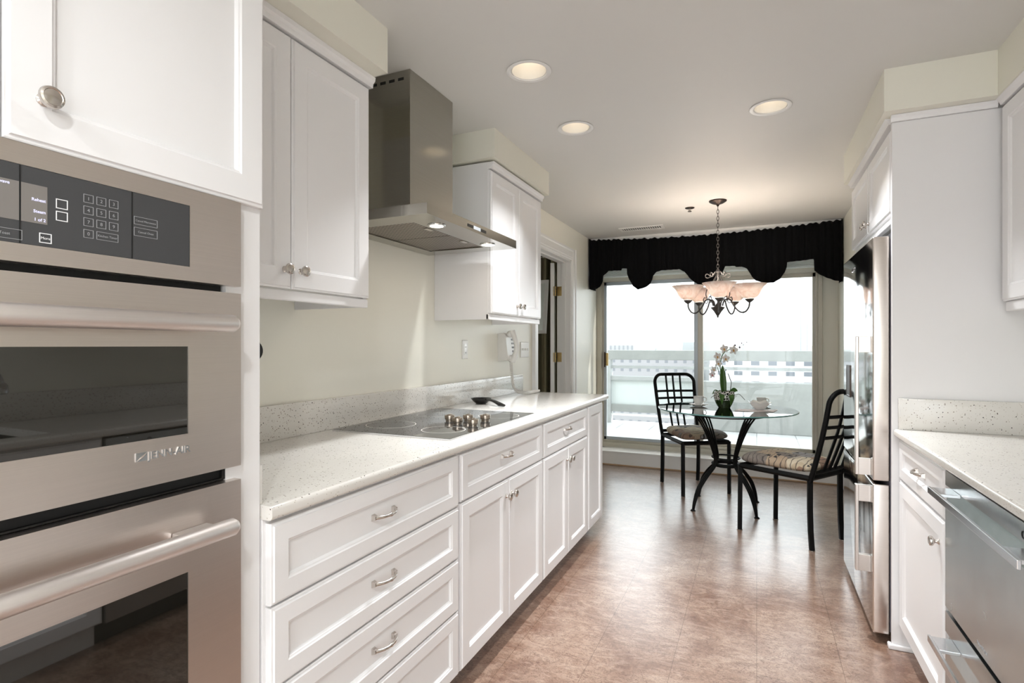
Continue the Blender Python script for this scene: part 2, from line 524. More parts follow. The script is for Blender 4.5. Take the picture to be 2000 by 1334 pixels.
FONT_CACHE = {}
def text_mb(mb, s, size, fr, u, v, wv, depth=0.0004, align='LEFT', bold=0.0, flip=1):
    """flip=+1: text runs towards +u, -1: towards -u"""
    c = bpy.data.curves.new('lettering', 'FONT'); c.body = s; c.size = size; c.extrude = depth; c.align_x = align
    c.offset = bold; c.resolution_u = 3
    o = bpy.data.objects.new('lettering', c); COL.objects.link(o)
    me = o.to_mesh()
    vs = [mb.bm.verts.new(fr(u + flip * p.co.x, v + p.co.y, wv + p.co.z)) for p in me.vertices]
    for f in me.polygons:
        try: mb.bm.faces.new([vs[i] for i in f.vertices])
        except ValueError: pass
    o.to_mesh_clear()
    bpy.data.objects.remove(o); bpy.data.curves.remove(c)

# ------------------------------------------------------------------ cabinet fronts and hardware
def front(name, parent, fr, u0, u1, v0, v1, t=0.02, fw=0.057, mat=None):
    mb = MB()
    p = [(0, 0), (0, t - 0.006), (0.002, t - 0.0045), (0.006, t - 0.004), (0.0075, t), (fw, t), (fw + 0.003, t - 0.0025),
         (fw + 0.006, t - 0.0035), (fw + 0.010, t - 0.010)]
    mb.loops(fr, u0, u1, v0, v1, p)
    return mb.build(name, mat or M['white'], parent)

def knob(parent, fr, u, v, t=0.0, name='knob'):
    p = Vector(fr(u, v, t)); ax = Vector(fr(u, v, t + 1)) - p
    mb = MB()
    mb.lathe([(0.0095, 0), (0.0095, 0.002), (0.006, 0.006), (0.0055, 0.011), (0.009, 0.014), (0.015, 0.018), (0.0165, 0.022),
              (0.0155, 0.026), (0.0125, 0.0275), (0.0115, 0.0265), (0.006, 0.028), (0.001, 0.0285)], p, ax, 24)
    return mb.build(name, M['nickel'], parent, SM)

def pull(parent, fr, u, v, t=0.0, L=0.096, name='handle'):
    mb = MB()
    h = L / 2
    for sgn in (-1, 1):
        a, b_ = sorted((u + sgn * (h - 0.010), u + sgn * (h + 0.004)))
        A = [mb.bm.verts.new(fr(x, y, t)) for x, y in ((a, v - 0.009), (b_, v - 0.009), (b_, v + 0.009), (a, v + 0.009))]
        B = [mb.bm.verts.new(fr(x, y, t + 0.012)) for x, y in ((a + 0.002, v - 0.005), (b_ - 0.002, v - 0.005), (b_ - 0.002, v + 0.005), (a + 0.002, v + 0.005))]
        for i in range(4): mb.bm.faces.new((A[i], A[(i + 1) % 4], B[(i + 1) % 4], B[i]))
        mb.bm.faces.new(A); mb.bm.faces.new(B)
    pts = []; rs = []
    for i in range(25):
        s = i / 24 * 2 - 1
        pts.append(fr(u + s * (h - 0.003), v, t + 0.010 + 0.018 * (1 - abs(s) ** 2.4)))
        rs.append(0.0042 + 0.0022 * math.exp(-(s / 0.12) ** 2) + 0.001 * abs(s))
    mb.tube(pts, rs, 10)
    return mb.build(name, M['nickel'], parent, SM)

CZ = 2.385          # ceiling height
LW = -1.62          # left wall plane
# ================================================================== ROOM SHELL
mb = MB(); mb.box(-4.2, 1.4, -2.6, 6.02, -0.05, 0.0); struct('floor', mb, M['cork'])
# ceiling with openings for the recessed lights and the added fill lamps
CANS = [(-0.852, 2.066), (-0.855, 2.705), (0.059, 2.844)]
CANS_FILL = [(0.15, -0.5), (-0.5, -1.1), (0.30, -1.7), (-0.9, -2.0)]  # unseen lamps behind the camera, added to brighten the kitchen
def ceiling():
    mb = MB(); mb.box(-4.2, 1.4, -2.6, 6.02, CZ, CZ + 0.14)
    o = mb.build('ceiling', M['ceiling'])
    for cx, cy in CANS + CANS_FILL:
        c = MB(); c.lathe([(0.072, -0.05), (0.072, 0.25)], (cx, cy, CZ), seg=48); co = c.build('cut', M['ceiling'])
        md = o.modifiers.new('b', 'BOOLEAN'); md.object = co; md.operation = 'DIFFERENCE'; md.solver = 'EXACT'
        dg = bpy.context.evaluated_depsgraph_get(); me = bpy.data.meshes.new_from_object(o.evaluated_get(dg))
        o.modifiers.clear(); o.data = me
        bpy.data.objects.remove(co)
    o['kind'] = 'structure'
ceiling()
# left wall with the doorway
DY0, DY1, DZ = 4.10, 4.985, 2.075
mb = MB()
mb.box(LW - 0.13, LW, -2.6, DY0, 0, CZ); mb.box(LW - 0.13, LW, DY1, 6.0, 0, CZ); mb.box(LW - 0.13, LW, DY0, DY1, DZ, CZ)
struct('wall_left', mb, M['cream'])
# right wall: kitchen part, the return beside the refrigerator and the dining part
mb = MB(); mb.box(1.18, 1.30, -1.25, 3.75, 0, CZ); mb.box(1.18, 1.30, -2.6, -1.25, 2.3, CZ); mb.box(1.18, 1.30, -2.6, -2.5, 0, 2.3); mb.box(0.70, 1.30, 3.76, 6.0, 0, CZ)  # gap behind the camera is added, lets side fill daylight onto the left run
struct('wall_right', mb, M['cream'])
# far wall: pier, header
WY = 5.95
mb = MB(); mb.box(0.57, 0.70, WY, 6.08, 0, CZ); mb.box(LW, 0.57, WY, 6.08, 2.13, CZ); mb.box(LW, 0.57, WY, 6.08, 0, 0.10)
struct('wall_far', mb, M['cream'])
# wall behind the camera; its wide opening is added to let in fill daylight
mb = MB(); mb.box(LW, -1.50, -2.7, -2.6, 0, CZ); mb.box(1.08, 1.30, -2.7, -2.6, 0, CZ); mb.box(-1.50, 1.08, -2.7, -2.6, 2.3, CZ)
struct('wall_back', mb, M['cream'])
# low ledge below the sliding door
mb = MB(); mb.box(LW, 0.70, 5.672, WY, 0.0, 0.138, 0.004); mb.box(LW, 0.70, 5.664, 5.70, 0.132, 0.146, 0.003)
struct('trim_1', mb, M['trim'])
mb = MB(); mb.box(LW + 0.012, 0.70, 5.658, 5.671, 0.0, 0.012, 0.003)
struct('baseboard_far', mb, M['wood_edge'])
# soffits over the cabinets
mb = MB(); mb.box(LW, -1.195, -0.9, 1.583, 2.226, CZ); struct('trim_2', mb, M['soffit'])
mb = MB(); mb.box(LW, -1.235, 2.53, 3.335, 2.236, CZ); struct('trim_3', mb, M['soffit'])
mb = MB(); mb.box(0.473, 1.18, 2.645, 3.76, 2.212, CZ); mb.box(0.836, 1.18, -2.6, 2.645, 2.212, CZ); struct('trim_4', mb, M['soffit'])
# baseboards
mb = MB(); mb.box(LW, LW + 0.012, 5.10, 5.655, 0, 0.10, 0.003); struct('baseboard_left', mb, M['trim'])
mb = MB(); mb.box(0.688, 0.70, 3.765, 5.66, 0, 0.10, 0.003); struct('baseboard_right', mb, M['trim'])

# ---- doorway casing (profiled)
def casing():
    mb = MB()
    cas = [(0.0, 0.004), (0.006, 0.012), (0.020, 0.012), (0.024, 0.016), (0.075, 0.020), (0.082, 0.026), (0.100, 0.026), (0.106, 0.0)]
    x = LW
    pts = [(0.0, 0.0)] + cas
    # near jamb side (runs towards -Y), far side (towards +Y), head
    mb.prism([(x + d, DY1 + s) for s, d in pts], 'z', 0.0, DZ + 0.106)
    mb.prism([(x + d, DY0 - s) for s, d in pts], 'z', 0.0, DZ + 0.106)
    mb.prism([(x + d, DZ + s) for s, d in pts], 'y', DY0, DY1)
    # jamb liner
    mb.box(x - 0.135, x + 0.002, DY1 - 0.018, DY1 + 0.001, 0, DZ)
    mb.box(x - 0.135, x + 0.002, DY0 - 0.001, DY0 + 0.018, 0, DZ)
    mb.box(x - 0.135, x + 0.002, DY0, DY1, DZ - 0.018, DZ + 0.001)
    mb.box(x - 0.085, x - 0.05, DY1 - 0.030, DY1 - 0.018, 0, DZ - 0.018)
    mb.box(x - 0.085, x - 0.05, DY0 + 0.018, DY1 - 0.03, DZ - 0.030, DZ - 0.018)
    return mb
# prism for 'y' axis takes (x,z); fix orientation for the head
struct('door_1', casing(), M['trim'])
# the open door leaf with its hinges, in the next room
dl = bpy.data.objects.new('door_2', None); COL.objects.link(dl); dl['kind'] = 'structure'; dl.location = (LW - 0.15, DY1 - 0.03, 0)
dl['wbase'] = (LW - 0.15, DY1 - 0.03, 0)
mb = MB()
_d = Vector((-0.325, 0.946, 0)).normalized(); _n = Vector((-_d.y, _d.x, 0)); _h = Vector((LW - 0.152, DY1 - 0.050, 0))
def frDoor(u, v, wv):
    p = _h + _d * u + _n * (0.037 - wv if False else wv); return (p.x, p.y, v)
mb.loops(frDoor, 0.0, 0.80, 0.01, DZ - 0.025, [(0, 0.0), (0, 0.037), (0.11, 0.037), (0.12, 0.031)])
mb.build('door_leaf', M['trim'], dl)
for z in (1.78, 1.145, 0.35):
    mb = MB()
    mb.box(LW - 0.134, LW - 0.088, DY1 - 0.0205, DY1 - 0.018, z - 0.045, z + 0.045, 0.0005)
    mb.box(LW - 0.188, LW - 0.153, DY1 - 0.0535, DY1 - 0.0505, z - 0.045, z + 0.045, 0.0005)
    mb.lathe([(0.006, -0.046), (0.006, 0.046)], (LW - 0.1445, DY1 - 0.040, z), seg=12)
    mb.build('hinge', M['brass'], dl, SM)

# ---- next room seen through the doorway
mb = MB()
mb.box(-4.3, -4.2, 3.2, 6.1, 0, CZ)
mb.box(-4.2, LW - 0.13, 3.1, 3.2, 0, CZ)
mb.box(-4.2, -3.4, 6.0, 6.1, 0, CZ); mb.box(-2.05, LW - 0.13, 6.0, 6.1, 0, CZ); mb.box(-3.4, -2.05, 6.0, 6.1, 2.1, CZ)
struct('wall_next_room', mb, M['cream'])
def drape(x0, x1, y, z0, z1, amp=0.03, n=7):
    mb = MB()
    def fn(u, v): return (x0 + (x1 - x0) * u, y + amp * math.sin(u * n * 2 * PI) + 0.008 * math.sin(u * 31), z0 + (z1 - z0) * v)
    mb.grid(fn, 90, 6)
    o = mb.build('curtain', M['curtain'], None, SM)
    md = o.modifiers.new('s', 'SOLIDIFY'); md.thickness = 0.004
    return o
tag(drape(-2.62, -2.02, 5.88, 0.03, 2.27), 'khaki striped floor-length curtain seen through the doorway', 'curtain')
mb = MB(); mb.tube([(-3.5, 5.88, 2.29), (-1.85, 5.88, 2.29)], 0.012, 12)
o = mb.build('curtain_rod', M['bronze'], None, SM); tag(o, 'dark rod carrying the khaki curtain beyond the doorway', 'curtain rod')
# white framed pane
t = thing('framed_mirror', 'white framed panel standing in front of the curtain beyond the doorway', 'mirror', (-2.02, 5.25, 1.2))
mb = MB()
def frm(u, v, wv): return (-2.13 + u + (v - 1.4) * 0.05, 5.25 - wv, v)
mb.ringplate(frm, (-0.16, 0.16, 1.38, 1.93), (-0.125, 0.125, 1.415, 1.895), 0, 0.02); mb.build('frame', M['trim'], t)
mb = MB(); mb.loops(frm, -0.125, 0.125, 1.415, 1.895, [(0, 0.004), (0, 0.010)]); mb.build('mirror_glass', pm('mirror', (0.75, 0.8, 0.82), 0.03, 1.0), t)
mb = MB(); mb.box(-2.15, -2.13, 5.251, 5.27, 0.0, 1.95); mb.box(-2.26, -2.02, 5.20, 5.32, 0.0, 0.02); mb.build('stand', M['trim'], t)

# ================================================================== SLIDING DOOR (window wall)
wd = bpy.data.objects.new('window_1', None); COL.objects.link(wd); wd['kind'] = 'structure'; wd.location = (-0.5, WY, 0.15); wd['wbase'] = (-0.5, WY, 0.15)
FX0, FX1, FZ0, FZ1 = LW + 0.002, 0.568, 0.148, 1.99
mb = MB()
mb.box(FX0, FX0 + 0.055, WY - 0.06, WY + 0.06, FZ0, FZ1, 0.002); mb.box(FX0 + 0.055, FX0 + 0.075, WY - 0.03, WY + 0.05, FZ0, FZ1, 0.002)
mb.box(FX1 - 0.035, FX1, WY - 0.05, WY + 0.06, FZ0, FZ1, 0.002); mb.box(FX1 - 0.055, FX1 - 0.035, WY - 0.02, WY + 0.05, FZ0, FZ1, 0.002)
mb.box(FX0, FX1, WY - 0.06, WY + 0.06, FZ0, FZ0 + 0.05, 0.002); mb.box(FX0, FX1, WY - 0.035, WY + 0.05, FZ0 + 0.05, FZ0 + 0.075, 0.002)
mb.box(FX0, FX1, WY - 0.06, WY + 0.06, 1.955, FZ1 + 0.03, 0.002)
mb.build('window_frame', M['frame'], wd)
def sash(x0, x1, y, sw0, sw1, m2):
    mb = MB(); z0, z1 = FZ0 + 0.062, 1.965
    mb.box(x0, x0 + sw0, y - 0.018, y + 0.018, z0, z1, 0.002); mb.box(x1 - sw1, x1, y - 0.018, y + 0.018, z0, z1, 0.002)
    mb.box(x0, x1, y - 0.018, y + 0.018, z0, z0 + 0.045, 0.002); mb.box(x0, x1, y - 0.018, y + 0.018, z1 - 0.045, z1, 0.002)
    s = mb.build('sash', m2, wd)
    mb = MB(); mb.box(x0 + sw0 - 0.004, x1 - sw1 + 0.004, y - 0.003, y + 0.003, z0 + 0.04, z1 - 0.04)
    mb.build('glass', M['pane'], s)
    return s
s1 = sash(FX0 + 0.07, -0.548, WY - 0.005, 0.032, 0.045, M['framegrey'])
s2 = sash(-0.590, FX1 - 0.05, WY + 0.034, 0.085, 0.03, M['frame'])
mb = MB(); mb.box(-0.556, -0.506, WY - 0.028, WY + 0.015, FZ0 + 0.062, 1.965, 0.003); mb.build('interlock', M['frame'], wd)
mb = MB(); mb.box(FX0 + 0.082, FX0 + 0.098, WY - 0.055, WY - 0.022, 1.02, 1.185, 0.002); mb.build('latch', M['bronze'], s1)
mb = MB(); mb.box(FX0 + 0.10, FX0 + 0.125, WY - 0.05, WY - 0.022, 1.035, 1.175, 0.003); mb.build('pull', M['brass'], s1)
# added unseen window frame around the fill daylight opening
mb = MB(); mb.ringplate(lambda u, v, wv: (u, -2.65 + wv, v), (-1.50, 1.08, 0.0, 2.3), (-1.44, 1.02, 0.06, 2.24), -0.03, 0.03); mb.box(-0.23, -0.17, -2.68, -2.62, 0.06, 2.24)
struct('added_window', mb, M['frame'])

# raised blind under the valance
t = thing('window_blind', 'pale slatted blind drawn up above the sliding glass door', 'blind', (-0.5, 5.84, 2.0))
mb = MB(); mb.box(LW + 0.02, 0.56, 5.80, 5.86, 2.15, 2.20, 0.003); mb.build('headrail', M['blind'], t)
mb = MB()
for i in range(11): mb.box(LW + 0.03, 0.55, 5.795, 5.845, 2.012 + i * 0.0125, 2.0205 + i * 0.0125, 0.001, 1)
mb.build('slats', M['blind'], t)
mb = MB(); mb.box(LW + 0.03, 0.55, 5.795, 5.848, 1.992, 2.010, 0.003); mb.build('bottom_rail', M['blind'], t)

# valance
VB = [(65, 705), (110, 712), (150, 692), (172, 650), (166, 615), (210, 578), (262, 577), (306, 577), (311, 563), (350, 566), (352, 600), (366, 640), (395, 690), (430, 716), (480, 698), (515, 668), (526, 640), (530, 615), (552, 588), (585, 574), (715, 566), (752, 585), (776, 612), (800, 642), (860, 684), (915, 690), (960, 668), (1000, 625), (1025, 585), (1042, 547), (1110, 543), (1120, 550), (1160, 548), (1195, 562), (1215, 590), (1232, 622), (1262, 650), (1320, 668), (1385, 666), (1430, 640), (1460, 596), (1477, 555), (1477, 521), (1545, 511), (1672, 492), (1676, 575), (1700, 595), (1760, 625), (1820, 645), (1872, 652)]
_s, _c = math.sin(YAW), math.cos(YAW)
def on_y(px, py, Y):
    u = (px - 1000) / F; v = (674 - py) / F
    t_ = Y / (_c + _s * u); return t_ * (-_s + _c * u), 1.262 + t_ * v
VP = [on_y(1130 + a / 3.636, 370 + b_ / 3.636, 5.55) for a, b_ in VB]
for i in range(1, len(VP)):
    if VP[i][0] <= VP[i - 1][0]: VP[i] = (VP[i - 1][0] + 0.003, VP[i][1])
def vbot(x):
    if x <= VP[0][0]: return VP[0][1]
    for a, b_ in zip(VP, VP[1:]):
        if x <= b_[0]:
            f = (x - a[0]) / (b_[0] - a[0]); return a[1] + f * (b_[1] - a[1])
    return VP[-1][1]
def valance():
    t = thing('valance', 'black velvet scalloped valance across the top of the sliding door', 'valance', (-0.45, 5.56, 1.83))
    mb = MB(); X0, X1 = -1.605, 0.688; N = 520
    sw = [-1.12, -0.45, 0.16]
    def depth(x, k):
        d = 0.012 * math.sin(x * 46) * (0.35 + 0.65 * k) + 0.006 * math.sin(x * 117 + 1)
        for s_ in sw: d += 0.075 * math.exp(-((x - s_) / 0.17) ** 2) * (1 - k) ** 1.3
        return d
    def fn(u, v):
        x = X0 + (X1 - X0) * u
        zt = 2.366 - 0.040 * math.sin(PI * min(1, max(0, (x + 1.6) / 2.28))) + 0.0045 * math.sin(x * 120) + 0.004 * math.sin(x * 67 + 2)
        zb = vbot(x)
        return (x, 5.565 - depth(x, v), zb + (zt - zb) * v)
    mb.grid(fn, N, 18)
    # returns to the wall on both ends
    for x in (X0, X1):
        mb.grid(lambda u, v: (x + 0.004 * math.sin(u * 15), 5.565 - depth(x, v) * (1 - u) + 0.22 * u, (1.85 if x < 0 else 1.83) + 0.5 * v + 0.012 * v), 8, 10)
    o = mb.build('drapery', M['velvet'], t, SM)
    md = o.modifiers.new('s', 'SOLIDIFY'); md.thickness = 0.004
    mb = MB()
    mb.box(X0 + 0.004, X1 - 0.004, 5.60, 5.785, 2.27, 2.383, 0.002)
    mb.build('mounting_board', M['trim'], t)
    mb = MB()
    def fl(u, v):
        x = X0 + 0.01 + (X1 - X0 - 0.02) * u; zb = vbot(x) + 0.004
        return (x, 5.573 - depth(x, v), zb + (2.34 - zb) * v)
    mb.grid(fl, 300, 6); o = mb.build('lining', pm('white_lining', (0.75, 0.75, 0.75), 0.8), t, SM)
valance()

# ================================================================== OUTSIDE
mb = MB(); mb.box(-9, 6, 6.08, 8.35, -0.15, 0.10); struct('balcony_floor', mb, M['tile'])
mb = MB(); mb.box(-0.78, 6, 7.86, 8.055, 0.10, 0.768, 0.01)
tag(mb.build('concrete_parapet', M['concrete']), 'solid grey concrete parapet on the right side of the balcony', 'parapet')
t = thing('balcony_railing', 'pale railing with wide concrete top beam across the balcony', 'railing', (-2.5, 8.1, 0.10))
mb = MB(); mb.box(-9, 6, 8.06, 8.28, 1.045, 1.187, 0.006); mb.build('top_beam', M['concrete'], t)
mb = MB(); mb.box(-9, 6, 8.10, 8.16, 0.915, 0.955, 0.004); mb.build('middle_rail', M['concretel'], t)
mb = MB(); mb.box(-9, -0.79, 8.08, 8.18, 0.74, 0.80, 0.004); mb.build('lower_rail', M['concretel'], t)
mb = MB(); mb.box(-9, -0.79, 8.08, 8.18, 0.27, 0.38, 0.004); mb.build('base_rail', M['concrete'], t)
for x in (-5.6, -3.9, -2.12):
    mb = MB(); mb.box(x, x + 0.12, 8.06, 8.2, 0.10, 1.045, 0.004); mb.build('post', M['concretel'], t)
mb = MB(); mb.box(-9, -0.79, 8.12, 8.14, 0.38, 0.74); mb.build('panel', pm('pale_panel', (0.60, 0.65, 0.65), 0.4), t)
mb = MB(); mb.box(-9, -0.79, 8.10, 8.16, 0.21, 0.24); mb.build('foot_rail', M['printw'], t)

def bld(name, label, px0, px1, pytop, Y, depth, z0, mat, group=None):
    x0, zt = on_y(px0, pytop, Y); x1, _ = on_y(px1, pytop, Y)
    t = thing(name, label, 'building', ((x0 + x1) / 2, Y + depth / 2, z0), group=group)
    mb = MB(); mb.box(x0, x1, Y, Y + depth, z0, zt); mb.build('walls', mat, t)
    return t, x0, x1, zt
fa = facade('brick_facade_windows', (0.27, 0.265, 0.27), (0.17, 0.175, 0.19), 2.7, 2.7, 0.36)
fb = facade('white_facade_windows', (0.42, 0.42, 0.42), (0.13, 0.14, 0.155), 4.2, 2.7, 0.5)
fc = facade('striped_facade', (0.42, 0.42, 0.42), (0.30, 0.31, 0.32), 1.5, 40, 0.4)
GZ = -42
t, x0, x1, zt = bld('apartment_block', 'long grey apartment block with rows of small windows behind the left railing', 1060, 1362, 687, 170, 14, GZ, fa)
t, x0, x1, zt = bld('office_block', 'low pale block with vertical ribs on the skyline at far left', 1189, 1238, 674, 190, 16, GZ, fc)
t, x0, x1, zt = bld('flat_roofed_block', 'square grey block rising on the skyline behind the door mullion', 1333, 1387, 668, 188, 16, GZ, M['concretel'])
t, x0, x1, zt = bld('white_apartment_block', 'bright white apartment block with dark windows above the concrete parapet', 1385, 1800, 690, 160, 15, GZ, fb)
t, x0, x1, zt = bld('rooftop_tower', 'pale square tower block on the skyline right of the orchid', 1487, 1524, 663, 185, 16, GZ, M['concretel'])
a0, a1 = on_y(1484, 679, 183)[0], on_y(1541, 679, 183)[0]
mb = MB(); mb.box(a0, a1, 183, 184.9, GZ, on_y(1484, 679, 183)[1]); mb.build('podium', M['printw'], t)
# tree line far off
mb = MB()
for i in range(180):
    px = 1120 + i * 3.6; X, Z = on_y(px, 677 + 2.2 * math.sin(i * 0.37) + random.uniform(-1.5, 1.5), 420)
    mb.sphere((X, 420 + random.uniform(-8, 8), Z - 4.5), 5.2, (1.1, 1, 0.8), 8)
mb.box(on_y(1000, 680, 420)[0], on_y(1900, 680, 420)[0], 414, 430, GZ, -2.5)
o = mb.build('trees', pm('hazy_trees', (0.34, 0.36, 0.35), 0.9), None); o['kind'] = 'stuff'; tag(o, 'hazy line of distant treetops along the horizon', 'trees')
mb = MB(); mb.quad((-400, 60, GZ), (700, 60, GZ), (700, 900, GZ), (-400, 900, GZ)); struct('ground', mb, pm('city_ground', (0.5, 0.52, 0.5), 0.9))
for px, top, lab in ((1452, 530, 'thin radio mast rising beside the chandelier'), (1564, 525, 'tall radio mast near the right window frame'), (1577, 632, 'short radio mast closest to the right window frame')):
    X, Z = on_y(px, top, 230); mb = MB(); mb.tube([(X, 230, GZ), (X, 230, Z)], 0.30, 6)
    tag(mb.build('radio_mast', pm('mast_grey', (0.35, 0.36, 0.38), 0.6)), lab, 'mast')

# ================================================================== OVEN TOWER
TX = -0.985
t = thing('oven_cabinet', 'tall white cabinet housing the built-in double oven at left', 'cabinet', (-1.3, 0.41, 0))
mb = MB()
mb.box(LW + 0.002, TX, -0.037, -0.017, 0, 2.226); mb.box(LW + 0.002, TX, 0.835, 0.855, 0, 2.226)
mb.box(LW + 0.002, TX, -0.017, 0.835, 1.556, 2.226)
mb.box(LW + 0.002, TX - 0.002, -0.017, 0.835, 0.0, 0.235)
mb.box(TX - 0.02, TX, -0.017, 0.037, 0.235, 1.556); mb.box(TX - 0.02, TX, 0.772, 0.835, 0.235, 1.556)
mb.build('cabinet_body', M['white'], t)
d1 = front('door', t, frL(TX), -0.033, 0.403, 1.556, 2.20, 0.02)
d2 = front('door', t, frL(TX), 0.406, 0.851, 1.556, 2.20, 0.02)
knob(d2, frL(TX), 0.452, 1.625, 0.02); knob(d1, frL(TX), 0.357, 1.625, 0.02)
# double oven
t = thing('double_oven', 'stainless steel double wall oven with black windows and round bar handles', 'oven', (-1.2, 0.41, 0.24))
OY0, OY1 = 0.030, 0.7915
OX = -0.965
mb = MB(); mb.box(-1.5, OX - 0.030, 0.042, 0.768, 0.236, 1.5535); mb.build('oven_body', M['blackmatte'], t)
# control panel
f = frL(OX)
mb = MB(); mb.ringplate(f, (OY0, OY1, 1.3815, 1.5535), (0.10, 0.681, 1.408, 1.522), -0.028, 0.0)
cp = mb.build('control_panel', M['steel'], t)
mb = MB(); mb.loops(f, 0.10, 0.681, 1.408, 1.522, [(0, -0.02), (0, -0.001), (0.0008, -0.0002)])
cg = mb.build('panel_glass', M['cpglass'], cp)
mb = MB()
for y in (0.4240, 0.5780):
    mb = MB(); mb.box(OX - 0.001, OX + 0.0003, y - 0.0010, y + 0.0010, 1.4085, 1.5215); mb.build('panel_seam', M['blackmatte'], cp)
def rectline(mb, u0, u1, v0, v1, lw, wv=0.0004):
    mb.ringplate(f, (u0, u1, v0, v1), (u0 + lw, u1 - lw, v0 + lw, v1 - lw), -0.0004, wv)
mb = MB(); mb.loops(f, 0.29, 0.4228, 1.441, 1.497, [(0, -0.001), (0, 0.0003)])
mb.loops(f, 0.4252, 0.457, 1.441, 1.497, [(0, -0.001), (0, 0.0003)]); mb.build('display', M['screen'], cp)
def keylabel(u0, u1, v0, v1, lw, txt, size, mat, nm):
    mb = MB(); rectline(mb, u0, u1, v0, v1, lw)
    if txt: text_mb(mb, txt, size, f, (u0 + u1) / 2, (v0 + v1) / 2 - size * 0.33, 0.0003, 0.0001, 'CENTER')
    return mb.build(nm, M[mat], cp)
for r in range(4):
    for c in range(3):
        if r == 3 and c > 0: continue
        keylabel(0.505 + c * 0.0185, 0.519 + c * 0.0185, 1.4870 - r * 0.0185, 1.5000 - r * 0.0185, 0.0006, str(r * 3 + c + 1) if r < 3 else '0', 0.0075, 'print', 'number_key')
keylabel(0.5235, 0.5560, 1.4315, 1.4445, 0.0006, 'Kitchen Timer', 0.0050, 'print', 'label_key')
keylabel(0.581, 0.6205, 1.468, 1.4815, 0.0006, 'Cancel Microwave', 0.0046, 'print', 'label_key')
keylabel(0.581, 0.6205, 1.4485, 1.463, 0.0006, 'Cancel Oven', 0.0050, 'print', 'label_key')
keylabel(0.386, 0.4265, 1.413, 1.4275, 0.0006, 'Toast', 0.0055, 'print', 'label_key')
keylabel(0.468, 0.4835, 1.4690, 1.4835, 0.0011, '', 0, 'printw', 'menu_key')
keylabel(0.468, 0.4835, 1.4505, 1.4650, 0.0011, '', 0, 'printw', 'menu_key')
keylabel(0.447, 0.4625, 1.4135, 1.4280, 0.0011, 'More', 0.0055, 'printw', 'menu_key')
for s_, u_, v_ in (('Reheat', 0.455, 1.4735), ('Steam', 0.455, 1.4565), ('1 of 2', 0.455, 1.4445), ('Microwave', 0.412, 1.4905)):
    mb = MB(); text_mb(mb, s_, 0.0062, f, u_, v_, 0.0004, 0.0001, 'RIGHT', 0.0001); mb.build('screen_text', M['printl'], cp)
def oven_door(z0, z1, w0, w1, hz, name):
    mb = MB(); mb.ringplate(f, (OY0, OY1, z0, z1), (0.145, 0.678, w0, w1), -0.028, 0.0)
    d = mb.build(name, M['steel'], t)
    mb = MB(); mb.loops(f, 0.145, 0.678, w0, w1, [(0, -0.02), (0, -0.0015)]); mb.build('window', M['glassblk'], d)
    mb = MB(); r = 0.0165; x = OX + 0.052
    ya, yb = 0.080, 0.741
    prof = [(0.004, ya), (0.011, ya + 0.002), (r, ya + 0.010), (r, yb - 0.010), (0.011, yb - 0.002), (0.004, yb)]
    mb.lathe(prof, (x, 0, hz), (0, 1, 0), 28)
    h = mb.build('handle', M['steelh'], d, SM)
    for y in (0.14, 0.68):
        mb = MB(); mb.box(OX + 0.0005, x - 0.006, y - 0.035, y + 0.035, hz - 0.007, hz + 0.007, 0.004); mb.build('bracket', M['steelh'], h, SM)
    return d
dA = oven_door(1.016, 1.367, 1.0975, 1.2595, 1.303, 'upper_door')
dB = oven_door(0.245, 0.988, 0.355, 0.840, 0.915, 'lower_door')
# badge
mb = MB(); text_mb(mb, 'JENN-AIR', 0.0185, f, 0.604, 1.0635, 0.001, 0.0012, 'LEFT', 0.0002)
mb.loops(f, 0.583, 0.602, 1.0625, 1.0775, [(0, 0), (0, 0.002)]); mb.build('badge', M['chrome'], dA)
mb = MB(); mb.tube([(OX + 0.0022, 0.584, 1.0635), (OX + 0.0026, 0.591, 1.0685), (OX + 0.0026, 0.595, 1.0710), (OX + 0.0022, 0.6015, 1.0765)], [0.0002, 0.0011, 0.0011, 0.0002], 6)
mb.build('badge_emblem', M['steel'], dA)
mb = MB(); mb.ringplate(f, (0.04, 0.775, 0.990, 1.014), (0.07, 0.765, 0.993, 1.011), -0.03, -0.022); mb.build('vent_strip', M['black'], t)

# ================================================================== LEFT BASE RUN
BX = -0.980; DXT = 0.020
LB = thing  # shorthand
def base_box(t, y0, y1, x0, x1, toe=0.082, side=1):
    mb = MB()
    mb.box(x0, x1, y0, y1, toe, 0.882, 0.001, 1)
    tx0, tx1 = (x0, x1 - 0.075) if side == 1 else (x0 + 0.055, x1)
    mb.box(tx0, tx1, y0, y1, 0.0, toe)
    return mb.build('cabinet_body', M['white'], t)
fb_ = frL(BX)
t = thing('drawer_cabinet', 'white base cabinet with a stack of four drawers next to the oven tower', 'cabinet', (-1.3, 1.27, 0))
base_box(t, 0.8575, 1.6905, LW + 0.002, BX)
for (z0, z1), hz in zip(((0.692, 0.872), (0.508, 0.687), (0.324, 0.503), (0.097, 0.319)), (0.784, 0.600, 0.415, 0.225)):
    d = front('drawer', t, fb_, 0.866, 1.682, z0, z1, DXT, 0.045)
    pull(d, fb_, 1.264, hz, DXT - 0.010 if False else DXT - 0.0095)
